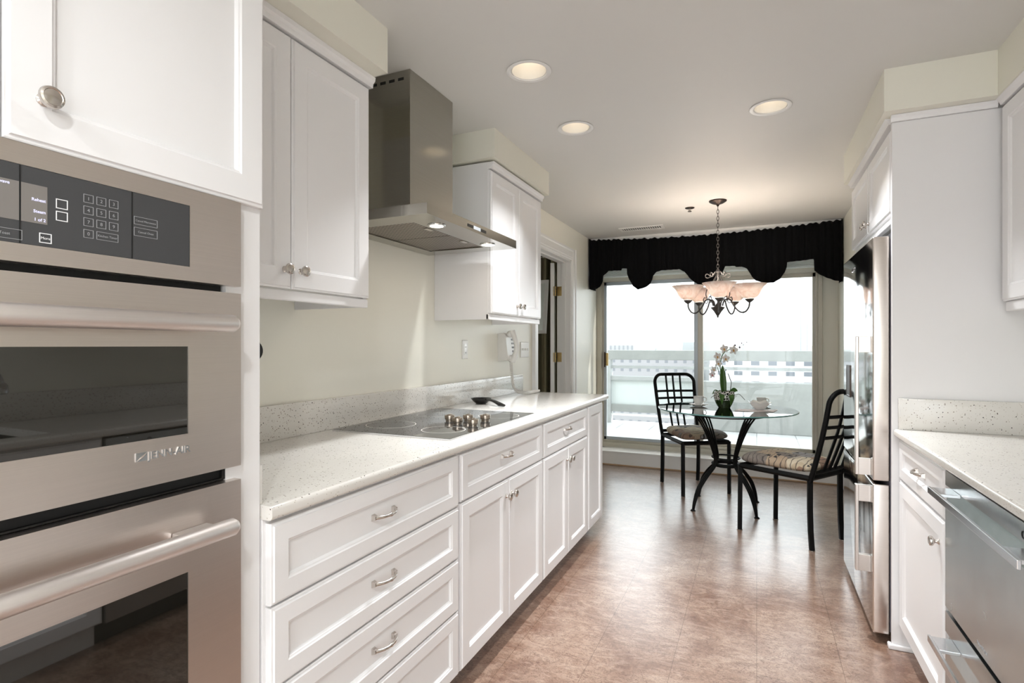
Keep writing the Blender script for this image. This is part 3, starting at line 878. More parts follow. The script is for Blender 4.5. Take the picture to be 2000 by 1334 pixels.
def door_cab(name, label, y0, y1, ysplit, group=None):
    t = thing(name, label, 'cabinet', (-1.3, (y0 + y1) / 2, 0), group=group)
    base_box(t, y0, y1, LW + 0.002, BX)
    d = front('drawer', t, fb_, y0 + 0.008, y1 - 0.012, 0.700, 0.870, DXT, 0.045)
    pull(d, fb_, (y0 + y1) / 2 - 0.01, 0.797, DXT - 0.0095)
    a = front('door', t, fb_, y0 + 0.008, ysplit - 0.0015, 0.097, 0.694, DXT)
    b_ = front('door', t, fb_, ysplit + 0.0015, y1 - 0.012, 0.097, 0.694, DXT)
    knob(a, fb_, ysplit - 0.028, 0.628, DXT); knob(b_, fb_, ysplit + 0.030, 0.628, DXT)
    return t
door_cab('base_cabinet', 'white two-door base cabinet directly below the far half of the cooktop', 1.692, 2.520, 2.105)
door_cab('base_cabinet', 'white two-door base cabinet between the cooktop cabinet and the end panel', 2.5215, 3.300, 2.905)
t = thing('end_cabinet', 'narrow white tall-panelled cabinet at the far end of the left run', 'cabinet', (-1.3, 3.48, 0))
base_box(t, 3.3015, 3.655, LW + 0.002, BX)
front('door', t, fb_, 3.310, 3.650, 0.097, 0.872, DXT)

# worktop with rounded nose
def worktop(name, label, pts_fn, y0, y1, extra=None):
    mb = MB(); mb.prism(pts_fn, 'y', y0, y1)
    if extra: extra(mb)
    return mb
def nose(xw, xn, z0, z1, sgn):
    r = 0.010; P = []
    for k in range(7):
        a = -PI / 2 + k * (PI / 2) / 6
        P.append((xn - sgn * r + sgn * r * math.cos(a), z0 + r + r * math.sin(a)))
    for k in range(7):
        a = k * (PI / 2) / 6
        P.append((xn - sgn * r + sgn * r * math.cos(a), z1 - r + r * math.sin(a)))
    return [(xw, z0)] + P + [(xw, z1)]
t = thing('countertop', 'long flecked white quartz countertop on the left carrying the cooktop', 'countertop', (-1.3, 2.3, 0.882))
mb = MB(); mb.prism(nose(LW + 0.001, -0.950, 0.8825, 0.914, 1), 'y', 0.857, 3.770); mb.build('slab', M['quartz'], t, SM)
mb = MB(); mb.box(LW + 0.001, LW + 0.020, 0.857, 3.765, 0.9142, 1.042, 0.002); mb.box(LW + 0.021, -0.987, 0.857, 0.8645, 0.9142, 1.0, 0.002); mb.build('backsplash', M['quartz'], t, SM)

# cooktop
t = thing('cooktop', 'black glass electric cooktop with five steel control knobs in the left countertop', 'cooktop', (-1.3, 2.13, 0.914))
mb = MB(); mb.box(-1.565, -1.018, 1.715, 2.545, 0.9145, 0.9205, 0.001); mb.build('glass_surface', M['cooktop'], t)
mb = MB()
mb.box(-1.5665, -1.0165, 1.7125, 1.7150, 0.9143, 0.9200); mb.box(-1.5665, -1.0165, 2.545, 2.5475, 0.9143, 0.9200)
for x in (-1.5667, -1.0178): mb.box(x, x + 0.0020, 1.7127, 2.547, 0.9143, 0.9200)
mb.build('steel_edge', M['chrome'], t)
for cx, cy, r in ((-1.435, 1.925, 0.105), (-1.155, 1.895, 0.088), (-1.44, 2.28, 0.085), (-1.14, 2.38, 0.098)):
    mb = MB(); mb.lathe([(r - 0.0016, 0.92055), (r + 0.0016, 0.92055)], (cx, cy, 0), seg=64, cap0=False, cap1=False)
    mb.build('burner_ring', M['ring'], t)
for cx, cy in ((-1.262, 2.125), (-1.185, 2.062), (-1.190, 2.165), (-1.100, 2.045), (-1.118, 2.195)):
    mb = MB(); mb.lathe([(0.018, 0), (0.018, 0.006), (0.0225, 0.008), (0.0235, 0.024), (0.022, 0.0265), (0.001, 0.027)], (cx, cy, 0.9206), seg=28)
    mb.box(cx - 0.004, cx + 0.004, cy - 0.019, cy + 0.019, 0.9465, 0.9515, 0.002)
    mb.build('control_knob', M['steelk'], t, SM)

# spoon rest
t = thing('spoon_rest', 'black glazed spoon rest on the counter behind the cooktop', 'spoon rest', (-1.49, 2.87, 0.9142))
mb = MB()
mb.lathe([(0.028, 0.0), (0.046, 0.014), (0.060, 0.031), (0.062, 0.033), (0.058, 0.031), (0.042, 0.013), (0.026, 0.005), (0.001, 0.005)], (-1.49, 2.87, 0.9144), seg=32)
mb.build('dish', M['black'], t, SM)
mb = MB(); mb.tube([(-1.440, 2.845, 0.943), (-1.405, 2.825, 0.945), (-1.365, 2.805, 0.938), (-1.325, 2.785, 0.9265), (-1.295, 2.77, 0.923)], [0.010, 0.012, 0.016, 0.020, 0.013], 12, flat=0.5)
mb.build('handle', M['black'], t, SM)

# ================================================================== LEFT UPPER CABINETS
def upper(name, label, y0, y1, ys, xf=-1.29):
    t = thing(name, label, 'cabinet', (-1.45, (y0 + y1) / 2, 1.39)); ff = frL(xf)
    mb = MB()
    mb.box(LW + 0.001, xf, y0, y0 + 0.018, 1.398, 2.19); mb.box(LW + 0.001, xf, y1 - 0.018, y1, 1.398, 2.19)
    mb.box(LW + 0.001, xf, y0 + 0.018, y1 - 0.018, 1.432, 2.19)
    mb.build('cabinet_body', M['white'], t)
    mb = MB(); mb.box(xf - 0.012, xf + 0.008, y0, y1, 1.396, 1.426, 0.003); mb.build('light_rail', M['white'], t)
    mb = MB()
    c = [(LW + 0.001, 2.190), (xf + 0.024, 2.190), (xf + 0.026, 2.205), (xf + 0.034, 2.212), (xf + 0.036, 2.2252), (LW + 0.001, 2.2252)]
    mb.prism(c, 'y', y0 if y0 > 2 else y0, y1 + 0.008); mb.build('crown_moulding', M['white'], t)
    a = front('door', t, ff, y0 + 0.004, ys - 0.0015, 1.430, 2.184, 0.02)
    b_ = front('door', t, ff, ys + 0.0015, y1 - 0.004, 1.430, 2.184, 0.02)
    knob(a, ff, ys - 0.030, 1.486, 0.02); knob(b_, ff, ys + 0.032, 1.486, 0.02)
    return t
upper('wall_cabinet', 'white two-door wall cabinet between the oven tower and the range hood', 0.857, 1.583, 1.2205)
upper('wall_cabinet', 'white two-door wall cabinet beyond the range hood, above the telephone', 2.562, 3.292, 2.928)
# ================================================================== RANGE HOOD
t = thing('range_hood', 'stainless steel chimney range hood above the cooktop', 'range hood', (-1.36, 2.1, 1.745))
HY0, HY1, HX = 1.690, 2.500, -1.100
mb = MB(); mb.ringplate(lambda u, v, wv: (u, v, wv), (LW + 0.002, HX, HY0, HY1), (-1.54, -1.232, 1.80, 2.40), 1.745, 1.760)
mb.box(LW + 0.002, HX, HY0, HY1, 1.760, 1.785); mb.build('canopy', M['steelhood'], t)
mb = MB()
cx0, cx1, cy0, cy1 = LW + 0.002, -1.284, 1.848, 2.187
A = [(cx0, cy0 - 0.02, 1.785), (cx1 + 0.02, cy0 - 0.02, 1.785), (cx1 + 0.02, cy1 + 0.02, 1.785), (cx0, cy1 + 0.02, 1.785)]
B = [(cx0, cy0, 1.815), (cx1, cy0, 1.815), (cx1, cy1, 1.815), (cx0, cy1, 1.815)]
va = [mb.bm.verts.new(p) for p in A]; vb = [mb.bm.verts.new(p) for p in B]
for i in range(4): mb.bm.faces.new((va[i], va[(i + 1) % 4], vb[(i + 1) % 4], vb[i]))
mb.box(cx0, cx1, cy0, cy1, 1.815, CZ - 0.001)
ch = mb.build('chimney', M['steelhood'], t)
mb = MB()
for k in range(4):
    x = cx1 - 0.045 - k * 0.045; mb.box(x - 0.014, x + 0.014, cy0 - 0.0006, cy0 + 0.002, CZ - 0.040, CZ - 0.028, 0.0005, 1)
mb.build('vent_slots', M['blackmatte'], ch)
for y0, y1 in ((1.803, 2.097), (2.103, 2.397)):
    mb = MB(); mb.box(-1.538, -1.234, y0, y1, 1.750, 1.757); fl_ = mb.build('filter', M['filter'], t)
    mb = MB(); mb.box(-1.272, -1.247, (y0 + y1) / 2 - 0.025, (y0 + y1) / 2 + 0.025, 1.7465, 1.7498, 0.001); mb.build('filter_latch', M['nickel'], fl_)
for y in (1.880, 2.335):
    mb = MB(); mb.lathe([(0.037, 1.7445), (0.036, 1.741), (0.028, 1.741), (0.028, 1.7445)], (-1.178, y, 0), seg=32, cap0=False, cap1=False)
    lp = mb.build('lamp', M['chrome'], t, SM)
    mb = MB(); mb.lathe([(0.001, 1.7418), (0.027, 1.7418)], (-1.178, y, 0), seg=32, cap0=False, cap1=False); mb.build('bulb', M['hoodlamp'], lp)
    ld = bpy.data.lights.new('hood_lamp_light', 'AREA'); ld.shape = 'DISK'; ld.size = 0.05; ld.energy = 0.14; ld.color = (1.0, 0.90, 0.78)
    lo = bpy.data.objects.new('hood_lamp_light', ld); COL.objects.link(lo); lo.parent = t; lo.location = (-1.178 + 1.36, y - 2.1, -0.0045)
for y in (2.02, 2.142):
    mb = MB(); mb.box(HX - 0.001, HX + 0.0015, y - 0.024, y + 0.024, 1.758, 1.770, 0.0005, 1); mb.build('control_button', M['black'], t)
mb = MB(); mb.box(HX - 0.001, HX + 0.001, 2.05, 2.112, 1.757, 1.771); mb.build('display', M['framegrey'], t)

# ================================================================== WALL ITEMS LEFT
fw_ = frL(LW)
t = thing('outlet_plate', 'white outlet plate on the wall under the range hood', 'outlet', (LW, 2.905, 1.18))
mb = MB(); mb.loops(fw_, 2.868, 2.938, 1.178, 1.292, [(0, 0.0005), (0, 0.003), (0.003, 0.0055)]); mb.build('plate', M['plastic'], t)
mb = MB(); mb.loops(fw_, 2.887, 2.919, 1.200, 1.270, [(0, 0.0055), (0, 0.0075)]); mb.build('insert', M['porcelain'], t)
mb = MB()
for z in (1.215, 1.25):
    for y in (2.897, 2.909): mb.box(LW + 0.0076, LW + 0.0082, y - 0.0012, y + 0.0012, z - 0.004, z + 0.004)
mb.build('slots', M['blackmatte'], t)
t = thing('switch_plate', 'white triple light switch plate beside the telephone', 'light switch', (LW, 3.84, 1.17))
mb = MB(); mb.loops(fw_, 3.755, 3.915, 1.168, 1.286, [(0, 0.0005), (0, 0.003), (0.003, 0.0055)]); mb.build('plate', M['plastic'], t)
for y in (3.790, 3.835, 3.880):
    mb = MB(); mb.box(LW + 0.0056, LW + 0.016, y - 0.005, y + 0.005, 1.222, 1.238, 0.002); mb.build('toggle', M['porcelain'], t)
# black round thing beside the tower
mb = MB(); mb.lathe([(0.040, 0.001), (0.040, 0.02), (0.032, 0.03), (0.001, 0.032)], (LW, 1.362, 1.242), (1, 0, 0), 32)
tag(mb.build('wall_hook', M['black'], None, SM), 'round black wall fitting peeking out beside the oven tower', 'wall fitting')

# telephone
t = thing('telephone', 'white wall-mounted telephone with corded handset above the backsplash', 'telephone', (LW, 3.44, 1.15))
mb = MB()
mb.prism([(LW + 0.0006, 1.150), (LW + 0.070, 1.158), (LW + 0.078, 1.18), (LW + 0.060, 1.33), (LW + 0.045, 1.345), (LW + 0.0006, 1.340)], 'y', 3.365, 3.535)
mb.build('phone_base', M['plastic'], t)
mb = MB()
for r in range(5):
    for c in range(3):
        z = 1.30 - r * 0.027; x = LW + 0.0775 - (z - 1.18) * 0.12
        mb.box(x - 0.003, x + 0.0035, 3.448 + c * 0.025, 3.462 + c * 0.025, z - 0.006, z + 0.006)
mb.build('keypad', M['print'], t)
mb = MB(); pts = []; rs = []
for i in range(17):
    s = i / 16; z = 1.150 + 0.205 * s; k = math.sin(PI * s)
    pts.append((LW + 0.088 + 0.034 * k, 3.408, z)); rs.append(0.016 + 0.010 * (abs(2 * s - 1) ** 3))
mb.tube(pts, rs, 14)
mb.sphere((LW + 0.078, 3.408, 1.170), 0.024, (0.9, 1.1, 1)); mb.sphere((LW + 0.074, 3.408, 1.337), 0.024, (0.9, 1.1, 1))
mb.build('handset', M['plastic'], t, SM)
def coil(path, r, wire, turns):
    pts = []; n = turns * 9; L = [Vector(p) for p in path]
    cum = [0]
    for a, b_ in zip(L, L[1:]): cum.append(cum[-1] + (b_ - a).length)
    def at(s):
        d = s * cum[-1]
        for i in range(len(L) - 1):
            if d <= cum[i + 1] or i == len(L) - 2:
                f_ = (d - cum[i]) / (cum[i + 1] - cum[i]); return L[i].lerp(L[i + 1], f_), (L[i + 1] - L[i]).normalized()
    for i in range(n + 1):
        p, tg = at(i / n); s_ = tg.cross(Vector((0.3, 1, 0.1))).normalized(); q = tg.cross(s_)
        a = 2 * PI * turns * i / n; pts.append(p + s_ * r * math.cos(a) + q * r * math.sin(a))
    mb.tube(pts, wire, 5)
mb = MB()
def smooth_path(P, n=8):
    out = []; P = [Vector(p) for p in P]
    for i in range(len(P) - 1):
        p0 = P[max(i - 1, 0)]; p1 = P[i]; p2 = P[i + 1]; p3 = P[min(i + 2, len(P) - 1)]
        for k in range(n):
            t_ = k / n
            out.append(0.5 * ((2 * p1) + (-p0 + p2) * t_ + (2 * p0 - 5 * p1 + 4 * p2 - p3) * t_ ** 2 + (-p0 + 3 * p1 - 3 * p2 + p3) * t_ ** 3))
    out.append(P[-1]); return out
coil(smooth_path([(LW + 0.085, 3.408, 1.148), (LW + 0.085, 3.42, 1.06), (LW + 0.088, 3.44, 0.975), (LW + 0.11, 3.47, 0.934), (LW + 0.15, 3.56, 0.926), (LW + 0.16, 3.68, 0.925), (LW + 0.15, 3.76, 0.925)]), 0.0075, 0.0018, 78)
coil(smooth_path([(LW + 0.055, 3.455, 1.149), (LW + 0.060, 3.46, 1.07), (LW + 0.065, 3.475, 0.985), (LW + 0.09, 3.50, 0.94), (LW + 0.13, 3.60, 0.926), (LW + 0.135, 3.74, 0.925)]), 0.0075, 0.0018, 66)
mb.build('cord', M['plastic'], t, SM)

# ================================================================== CEILING ITEMS
def can_light(cx, cy, label, power, group=None):
    t = thing('recessed_light', label, 'ceiling light', (cx, cy, CZ), group=group)
    mb = MB(); mb.lathe([(0.0715, 0.012), (0.0715, 0.0), (0.090, -0.001), (0.092, -0.004), (0.088, -0.006), (0.074, -0.0035), (0.0705, 0.012)], (cx, cy, CZ), seg=48, cap0=False, cap1=False)
    mb.build('trim_ring', M['trim'], t, SM)
    mb = MB(); mb.lathe([(0.0705, 0.001), (0.066, 0.03), (0.052, 0.075), (0.045, 0.105), (0.001, 0.106)], (cx, cy, CZ), seg=48, cap0=False, cap1=False)
    mb.build('reflector', M['canin'], t, SM)
    mb = MB(); mb.lathe([(0.040, 0.098), (0.039, 0.085), (0.030, 0.076), (0.001, 0.073)], (cx, cy, CZ), seg=32, cap0=False, cap1=False)
    mb.build('bulb', M['canbulb'], t, SM)
    ld = bpy.data.lights.new('can_lamp', 'AREA'); ld.shape = 'DISK'; ld.size = 0.07; ld.energy = power; ld.color = (0.95, 0.975, 1.0); ld.spread = math.radians(100) if group is None else PI
    lo = bpy.data.objects.new('can_lamp', ld); COL.objects.link(lo); lo.parent = t; lo.location = (0, 0, 0.016)
can_light(*CANS[0], 'recessed ceiling light nearest the camera, beside the range hood', CAN_POWER * 0.7)
can_light(*CANS[1], 'recessed ceiling light farther back on the left, by the far wall cabinet', CAN_POWER * 0.5)
can_light(*CANS[2], 'recessed ceiling light on the right, in front of the refrigerator', CAN_POWER * 0.85)
for i, p in enumerate(CANS_FILL):
    can_light(*p, 'added unseen fill light recessed in the ceiling behind the camera', FILL_POWER, 'added unseen fill lights behind the camera')
t = thing('air_vent', 'slotted air vent in the ceiling in front of the valance', 'vent', (-1.0, 5.28, CZ))
mb = MB(); mb.ringplate(lambda u, v, wv: (u, v, wv), (-1.215, -0.795, 5.20, 5.36), (-1.19, -0.82, 5.228, 5.332), CZ - 0.006, CZ - 0.0005); mb.build('vent_frame', M['trim'], t)
mb = MB(); mb.box(-1.189, -0.821, 5.23, 5.33, CZ - 0.0015, CZ - 0.0007); mb.build('backing', M['blackmatte'], t)
mb = MB()
for k in range(18):
    x = -1.182 + k * 0.0208; mb.box(x, x + 0.009, 5.229, 5.331, CZ - 0.005, CZ - 0.002)
mb.build('louvres', M['trim'], t)
t = thing('fire_sprinkler', 'small metal fire sprinkler head on the ceiling beside the chandelier', 'sprinkler', (-0.50, 4.66, CZ))
mb = MB(); mb.lathe([(0.038, -0.001), (0.034, -0.006), (0.012, -0.008)], (-0.5, 4.66, CZ), seg=24); mb.build('escutcheon', M['bronze'], t, SM)
mb = MB(); mb.lathe([(0.009, -0.008), (0.009, -0.022), (0.016, -0.028), (0.016, -0.031)], (-0.5, 4.66, CZ), seg=16); mb.build('nozzle', M['nickel'], t, SM)

# ================================================================== CHANDELIER
CH = Vector((-0.276, 4.521, 0))
t = thing('chandelier', 'pewter scrollwork chandelier with five alabaster glass shades above the table', 'chandelier', (CH.x, CH.y, 1.473))
mb = MB(); mb.lathe([(0.066, -0.001), (0.064, -0.008), (0.040, -0.022), (0.012, -0.032), (0.006, -0.045), (0.001, -0.046)], (CH.x, CH.y, CZ), seg=32); mb.build('canopy', M['bronze'], t, SM)
mb = MB(); z = 2.338; k = 0
while z > 1.86:
    pts = []
    for i in range(14):
        a = 2 * PI * i / 14; x = 0.0085 * math.cos(a); zz = 0.017 * math.sin(a)
        pts.append((CH.x + (x if k % 2 else 0), CH.y + (0 if k % 2 else x), z + zz - 0.012))
    mb.tube(pts, 0.0021, 6, closed=True); z -= 0.0265; k += 1
mb.build('chain', M['pewter'], t, SM)
mb = MB(); mb.lathe([(0.003, 1.86), (0.012, 1.845), (0.015, 1.835), (0.006, 1.822), (0.006, 1.59), (0.016, 1.58), (0.018, 1.565), (0.050, 1.556), (0.052, 1.551), (0.030, 1.525), (0.012, 1.495), (0.007, 1.488), (0.008, 1.482), (0.002, 1.473)], (CH.x, CH.y, 0), seg=24)
mb.build('column', M['pewter'], t, SM)
rt = Vector((_c, _s, 0)); tw = Vector((_s, -_c, 0))
SH = [(0.122, 0), (0.115, -0.007), (0.098, -0.022), (0.084, -0.045), (0.072, -0.072), (0.055, -0.095), (0.030, -0.108)]
for th in (-84, -12, 60, 132, 204):
    a = math.radians(th); d = Vector((math.cos(a), math.sin(a), 0))
    R = 0.232
    # arm: up from hub, down and out, up to the cup
    prof = [(0.035, 1.565), (0.045, 1.60), (0.070, 1.618), (0.098, 1.605), (0.118, 1.565), (0.150, 1.525), (0.178, 1.510), (0.206, 1.518), (0.227, 1.550), (R, 1.585)]
    P = smooth_path([(CH.x + d.x * r, CH.y + d.y * r, zz) for r, zz in prof], 5)
    mb = MB(); mb.tube(P, 0.0062, 8); arm = mb.build('arm', M['pewter'], t, SM)
    # tall scroll rising to the crown
    prof = [(0.060, 1.800), (0.070, 1.815), (0.085, 1.822), (0.095, 1.812), (0.093, 1.797), (0.075, 1.79), (0.045, 1.805), (0.018, 1.835), (0.010, 1.815), (0.035, 1.765), (0.075, 1.715), (0.092, 1.66), (0.075, 1.61), (0.088, 1.590), (0.11, 1.61), (0.105, 1.635), (0.09, 1.63)]
    d2 = Vector((math.cos(a + 0.6), math.sin(a + 0.6), 0))
    P = smooth_path([(CH.x + d2.x * r, CH.y + d2.y * r, zz) for r, zz in prof], 5)
    mb = MB(); mb.tube(P, 0.0036, 6); mb.build('scroll', M['pewter'], t, SM)
    mb = MB(); c = (CH.x + d.x * R, CH.y + d.y * R, 1.5); zb = 1.600
    mb.lathe([(0.006, zb - 0.018 - 1.5), (0.018, zb - 0.010 - 1.5), (0.031, zb - 1.5 + 0.004), (0.033, zb + 0.010 - 1.5), (0.028, zb + 0.012 - 1.5)], c, seg=24); mb.build('cup', M['pewter'], arm, SM)
    mb = MB(); c = (CH.x + d.x * R, CH.y + d.y * R, 1.722)
    mb.lathe(SH + [(0.028, -0.105), (0.052, -0.092), (0.069, -0.071), (0.081, -0.045), (0.095, -0.022), (0.112, -0.005), (0.122, 0)], c, seg=40, cap0=False, cap1=False)
    shd = mb.build('shade', M['shade'], arm, SM)
    mb = MB(); mb.sphere((c[0], c[1], 1.650), 0.018, (1, 1, 1.3), 12); mb.build('bulb', M['bulb'], arm, SM)
    ld = bpy.data.lights.new('shade_lamp', 'POINT'); ld.energy = 0.9; ld.color = (1.0, 0.91, 0.80); ld.shadow_soft_size = 0.03
    lo = bpy.data.objects.new('shade_lamp', ld); COL.objects.link(lo); lo.parent = t; lo.location = (c[0] - CH.x, c[1] - CH.y, 1.69 - 1.473)

# ================================================================== RIGHT SIDE
# tall panel beside the refrigerator
PX = 0.513; PY = 2.715
t = thing('tall_end_panel', 'tall white end panel between the refrigerator and the right counter', 'panel', (0.85, PY, 0))
mb = MB(); mb.box(PX, 1.179, PY, PY + 0.018, 0.0, 2.187, 0.001, 1); mb.build('panel', M['white'], t)
mb = MB(); mb.box(PX - 0.014, 0.608, PY - 0.013, PY, 0.0, 0.022, 0.005, 3); mb.box(PX - 0.014, PX, PY, PY + 0.018, 0.0, 0.022, 0.005, 3); mb.build('shoe_moulding', M['white'], t, SM)
mb = MB(); mb.prism([(PY - 0.001, 2.187), (PY - 0.012, 2.187), (PY - 0.016, 2.20), (PY - 0.024, 2.211), (PY - 0.001, 2.211)], 'x', PX - 0.006, 0.855)
mb.build('crown_moulding', M['white'], t)
# cabinet over the fridge
t = thing('bridge_cabinet', 'white two-door cabinet above the refrigerator', 'cabinet', (0.85, 3.24, 1.78))
mb = MB(); mb.box(0.530, 1.178, 2.7345, 3.758, 1.80, 2.187); mb.build('cabinet_body', M['white'], t)
fr_ = frR(0.530)
a = front('door', t, fr_, 2.738, 3.240, 1.818, 2.165, 0.02, 0.05); b_ = front('door', t, fr_, 3.243, 3.750, 1.818, 2.165, 0.02, 0.05)
knob(a, fr_, 3.205, 1.865, 0.02); knob(b_, fr_, 3.278, 1.865, 0.02)
mb = MB(); mb.box(0.520, 0.545, 2.7345, 3.758, 1.778, 1.799, 0.003); mb.build('light_rail', M['white'], t)
mb = MB(); mb.prism([(1.178, 2.1875), (0.505, 2.1875), (0.500, 2.20), (0.492, 2.2115), (1.178, 2.2115)], 'y', 2.7345, 3.759); mb.build('crown_moulding', M['white'], t)
# refrigerator
t = thing('refrigerator', 'tall stainless steel refrigerator with vertical bar handles and a lower freezer door', 'refrigerator', (0.8, 3.16, 0))
RX = 0.450; FY0, FY1 = 2.742, 3.590
mb = MB(); mb.box(RX + 0.075, 1.15, FY0 + 0.006, FY1 - 0.006, 0.05, 1.745); mb.box(RX + 0.12, 1.15, FY0 + 0.01, FY1 - 0.01, 0.0, 0.05); mb.build('body', pm('grey_fridge_body', (0.10, 0.10, 0.11), 0.4, 0.3), t)
mb = MB(); mb.box(RX, RX + 0.062, FY0, FY1, 0.686, 1.722, 0.006, 3); du = mb.build('upper_door', [M['steelfr'], M['steel']], t, SM)
mb = MB(); mb.box(RX, RX + 0.062, FY0, FY1, 0.040, 0.672, 0.006, 3); dd = mb.build('freezer_door', [M['steelfr'], M['steel']], t, SM)
for d_ in (du, dd):
    for p in d_.data.polygons:
        if p.normal.y < -0.5: p.material_index = 1
mb = MB(); mb.box(RX + 0.0625, RX + 0.0745, FY0 + 0.01, FY1 - 0.01, 0.05, 1.71); mb.build('door_gasket', pm('grey_gasket', (0.22, 0.2, 0.24), 0.5), t)
def fhandle(d, z0, z1):
    mb = MB(); hx = RX - 0.058
    mb.box(hx, hx + 0.012, 2.775, 2.808, z0, z1, 0.002)
    for a0, a1 in ((z0, z0 + 0.07), (z1 - 0.07, z1)): mb.box(hx + 0.012, RX - 0.0005, 2.779, 2.804, a0, a1, 0.001)
    mb.build('handle', M['steel'], d)
fhandle(du, 0.700, 1.300); fhandle(dd, 0.283, 0.655)
mb = MB(); mb.loops(frR(RX), 3.36, 3.48, 0.985, 1.155, [(0, 0), (0, 0.002), (0.008, 0.002), (0.010, 0.0006)]); dp = mb.build('dispenser', M['bronze'], du)
mb = MB(); text_mb(mb, 'JENN-AIR', 0.022, frR(RX), 3.25, 1.640, 0.0006, 0.0008, 'CENTER', 0.0002, -1); mb.build('badge', M['chrome'], du)
# right base cabinet
RBX = 0.555
fr2 = frR(RBX)
t = thing('base_cabinet', 'white base cabinet with one drawer and one door beside the dishwasher', 'cabinet', (0.85, 2.41, 0))
mb = MB(); mb.box(RBX, 1.179, 2.106, 2.7135, 0.105, 0.882); mb.box(RBX + 0.055, 1.179, 2.106, 2.714, 0.0, 0.105); mb.build('cabinet_body', M['white'], t)
d = front('drawer', t, fr2, 2.118, 2.706, 0.712, 0.872, 0.02, 0.045); pull(d, fr2, 2.412, 0.797, 0.0105)
d = front('door', t, fr2, 2.118, 2.706, 0.104, 0.704, 0.02); knob(d, fr2, 2.160, 0.630, 0.02)
# dishwasher with two drawers
t = thing('dishwasher', 'stainless steel two-drawer dishwasher with flat bar handles under the right counter', 'dishwasher', (0.85, 1.74, 0))
mb = MB(); mb.box(RBX + 0.004, 1.15, 1.372, 2.100, 0.10, 0.875); mb.box(RBX + 0.06, 1.15, 1.372, 2.100, 0, 0.10); mb.build('body', M['blackmatte'], t)
def dw(z0, z1, hz):
    mb = MB()
    # panel with the upper part stepped back above the handle
    P = [(RBX + 0.003, z0), (RBX - 0.020, z0), (RBX - 0.020, hz - 0.055), (RBX - 0.008, hz - 0.005), (RBX - 0.020, hz + 0.002), (RBX - 0.020, z1), (RBX + 0.003, z1)]
    mb.prism(P, 'y', 1.374, 2.098); d = mb.build('drawer_front', M['steeldw'], t)
    mb = MB(); hx = RBX - 0.078
    mb.box(hx, hx + 0.008, 1.415, 2.045, hz - 0.016, hz + 0.004, 0.0015)
    for y0, y1 in ((1.42, 1.505), (1.955, 2.04)): mb.box(hx + 0.008, RBX - 0.0205, y0, y1, hz - 0.006, hz + 0.003, 0.001)
    mb.build('handle', M['steelbar'], d)
    return d
d1_ = dw(0.452, 0.872, 0.826); d2_ = dw(0.105, 0.437, 0.372)
mb = MB(); text_mb(mb, 'Fisher&Paykel', 0.0125, frR(RBX - 0.020), 1.83, 0.470, 0.0003, 0.0003, 'LEFT', 0.0, -1); mb.build('badge', M['print'], d1_)
mb = MB(); mb.tube([(RBX - 0.0208, 1.552 + 0.008 * math.cos(2 * PI * i / 24), 0.845 + 0.008 * math.sin(2 * PI * i / 24)) for i in range(24)], 0.001, 6, True); mb.build('button', M['blackmatte'], d1_)
# right base cabinets continuing out of view, reflected in the oven
t = thing('sink_cabinet', 'white sink base cabinet right of the dishwasher, at the near end', 'cabinet', (0.85, 0.9, 0))
mb = MB(); mb.box(RBX, 1.179, 0.40, 1.370, 0.105, 0.70); mb.box(RBX, RBX + 0.02, 0.40, 1.370, 0.70, 0.882); mb.box(RBX + 0.055, 1.179, 0.40, 1.370, 0.0, 0.105); mb.build('cabinet_body', M['white'], t)
for y0, y1 in ((0.41, 0.883), (0.887, 1.36)): front('door', t, fr2, y0, y1, 0.112, 0.69, 0.02)
front('drawer', t, fr2, 0.41, 1.36, 0.70, 0.872, 0.02, 0.045)
t = thing('near_cabinet', 'white base cabinet at the near end of the right run', 'cabinet', (0.85, -0.4, 0))
mb = MB(); mb.box(RBX, 1.179, -1.2, 0.398, 0.105, 0.882); mb.box(RBX + 0.055, 1.179, -1.2, 0.398, 0.0, 0.105); mb.build('cabinet_body', M['white'], t)
for i in range(3): front('door', t, fr2, -1.19 + i * 0.53, -1.19 + i * 0.53 + 0.52, 0.112, 0.872, 0.02)
# right countertop with sink cut-out
t = thing('countertop', 'flecked white quartz countertop on the right above the dishwasher', 'countertop', (0.85, 1.2, 0.882))
SY0, SY1, SX0, SX1 = 0.50, 1.22, 0.62, 1.02
mb = MB()
mb.prism(nose(SX0, 0.519, 0.8825, 0.914, -1), 'y', -1.2, 2.714)
mb.box(SX0, 1.179, -1.2, SY0, 0.8825, 0.914); mb.box(SX0, 1.179, SY1, 2.714, 0.8825, 0.914); mb.box(SX1, 1.179, SY0, SY1, 0.8825, 0.914)
mb.build('slab', M['quartz'], t, SM)
mb = MB(); mb.box(0.534, 1.160, 2.700, 2.7145, 0.9142, 1.042, 0.0015); mb.box(1.160, 1.179, -1.2, 2.7145, 0.9142, 1.042, 0.0015); mb.build('backsplash', M['quartz'], t, SM)
t = thing('kitchen_sink', 'undermounted steel sink in the right counter near the camera', 'sink', (0.82, 0.925, 0.72))
mb = MB(); mb.ringplate(lambda u, v, wv: (u, v, wv), (SX0 - 0.012, SX1 + 0.012, SY0 - 0.012, SY1 + 0.012), (SX0, SX1, SY0, SY1), 0.72, 0.882); mb.box(SX0 - 0.012, SX1 + 0.012, SY0 - 0.012, SY1 + 0.012, 0.712, 0.72); mb.build('basin', M['steelbar'], t)
t = thing('faucet', 'chrome kitchen faucet behind the sink', 'faucet', (1.08, 1.0, 0.914))
mb = MB(); mb.lathe([(0.027, 0), (0.027, 0.006), (0.018, 0.012), (0.018, 0.12)], (1.08, 1.0, 0.9143), seg=24)
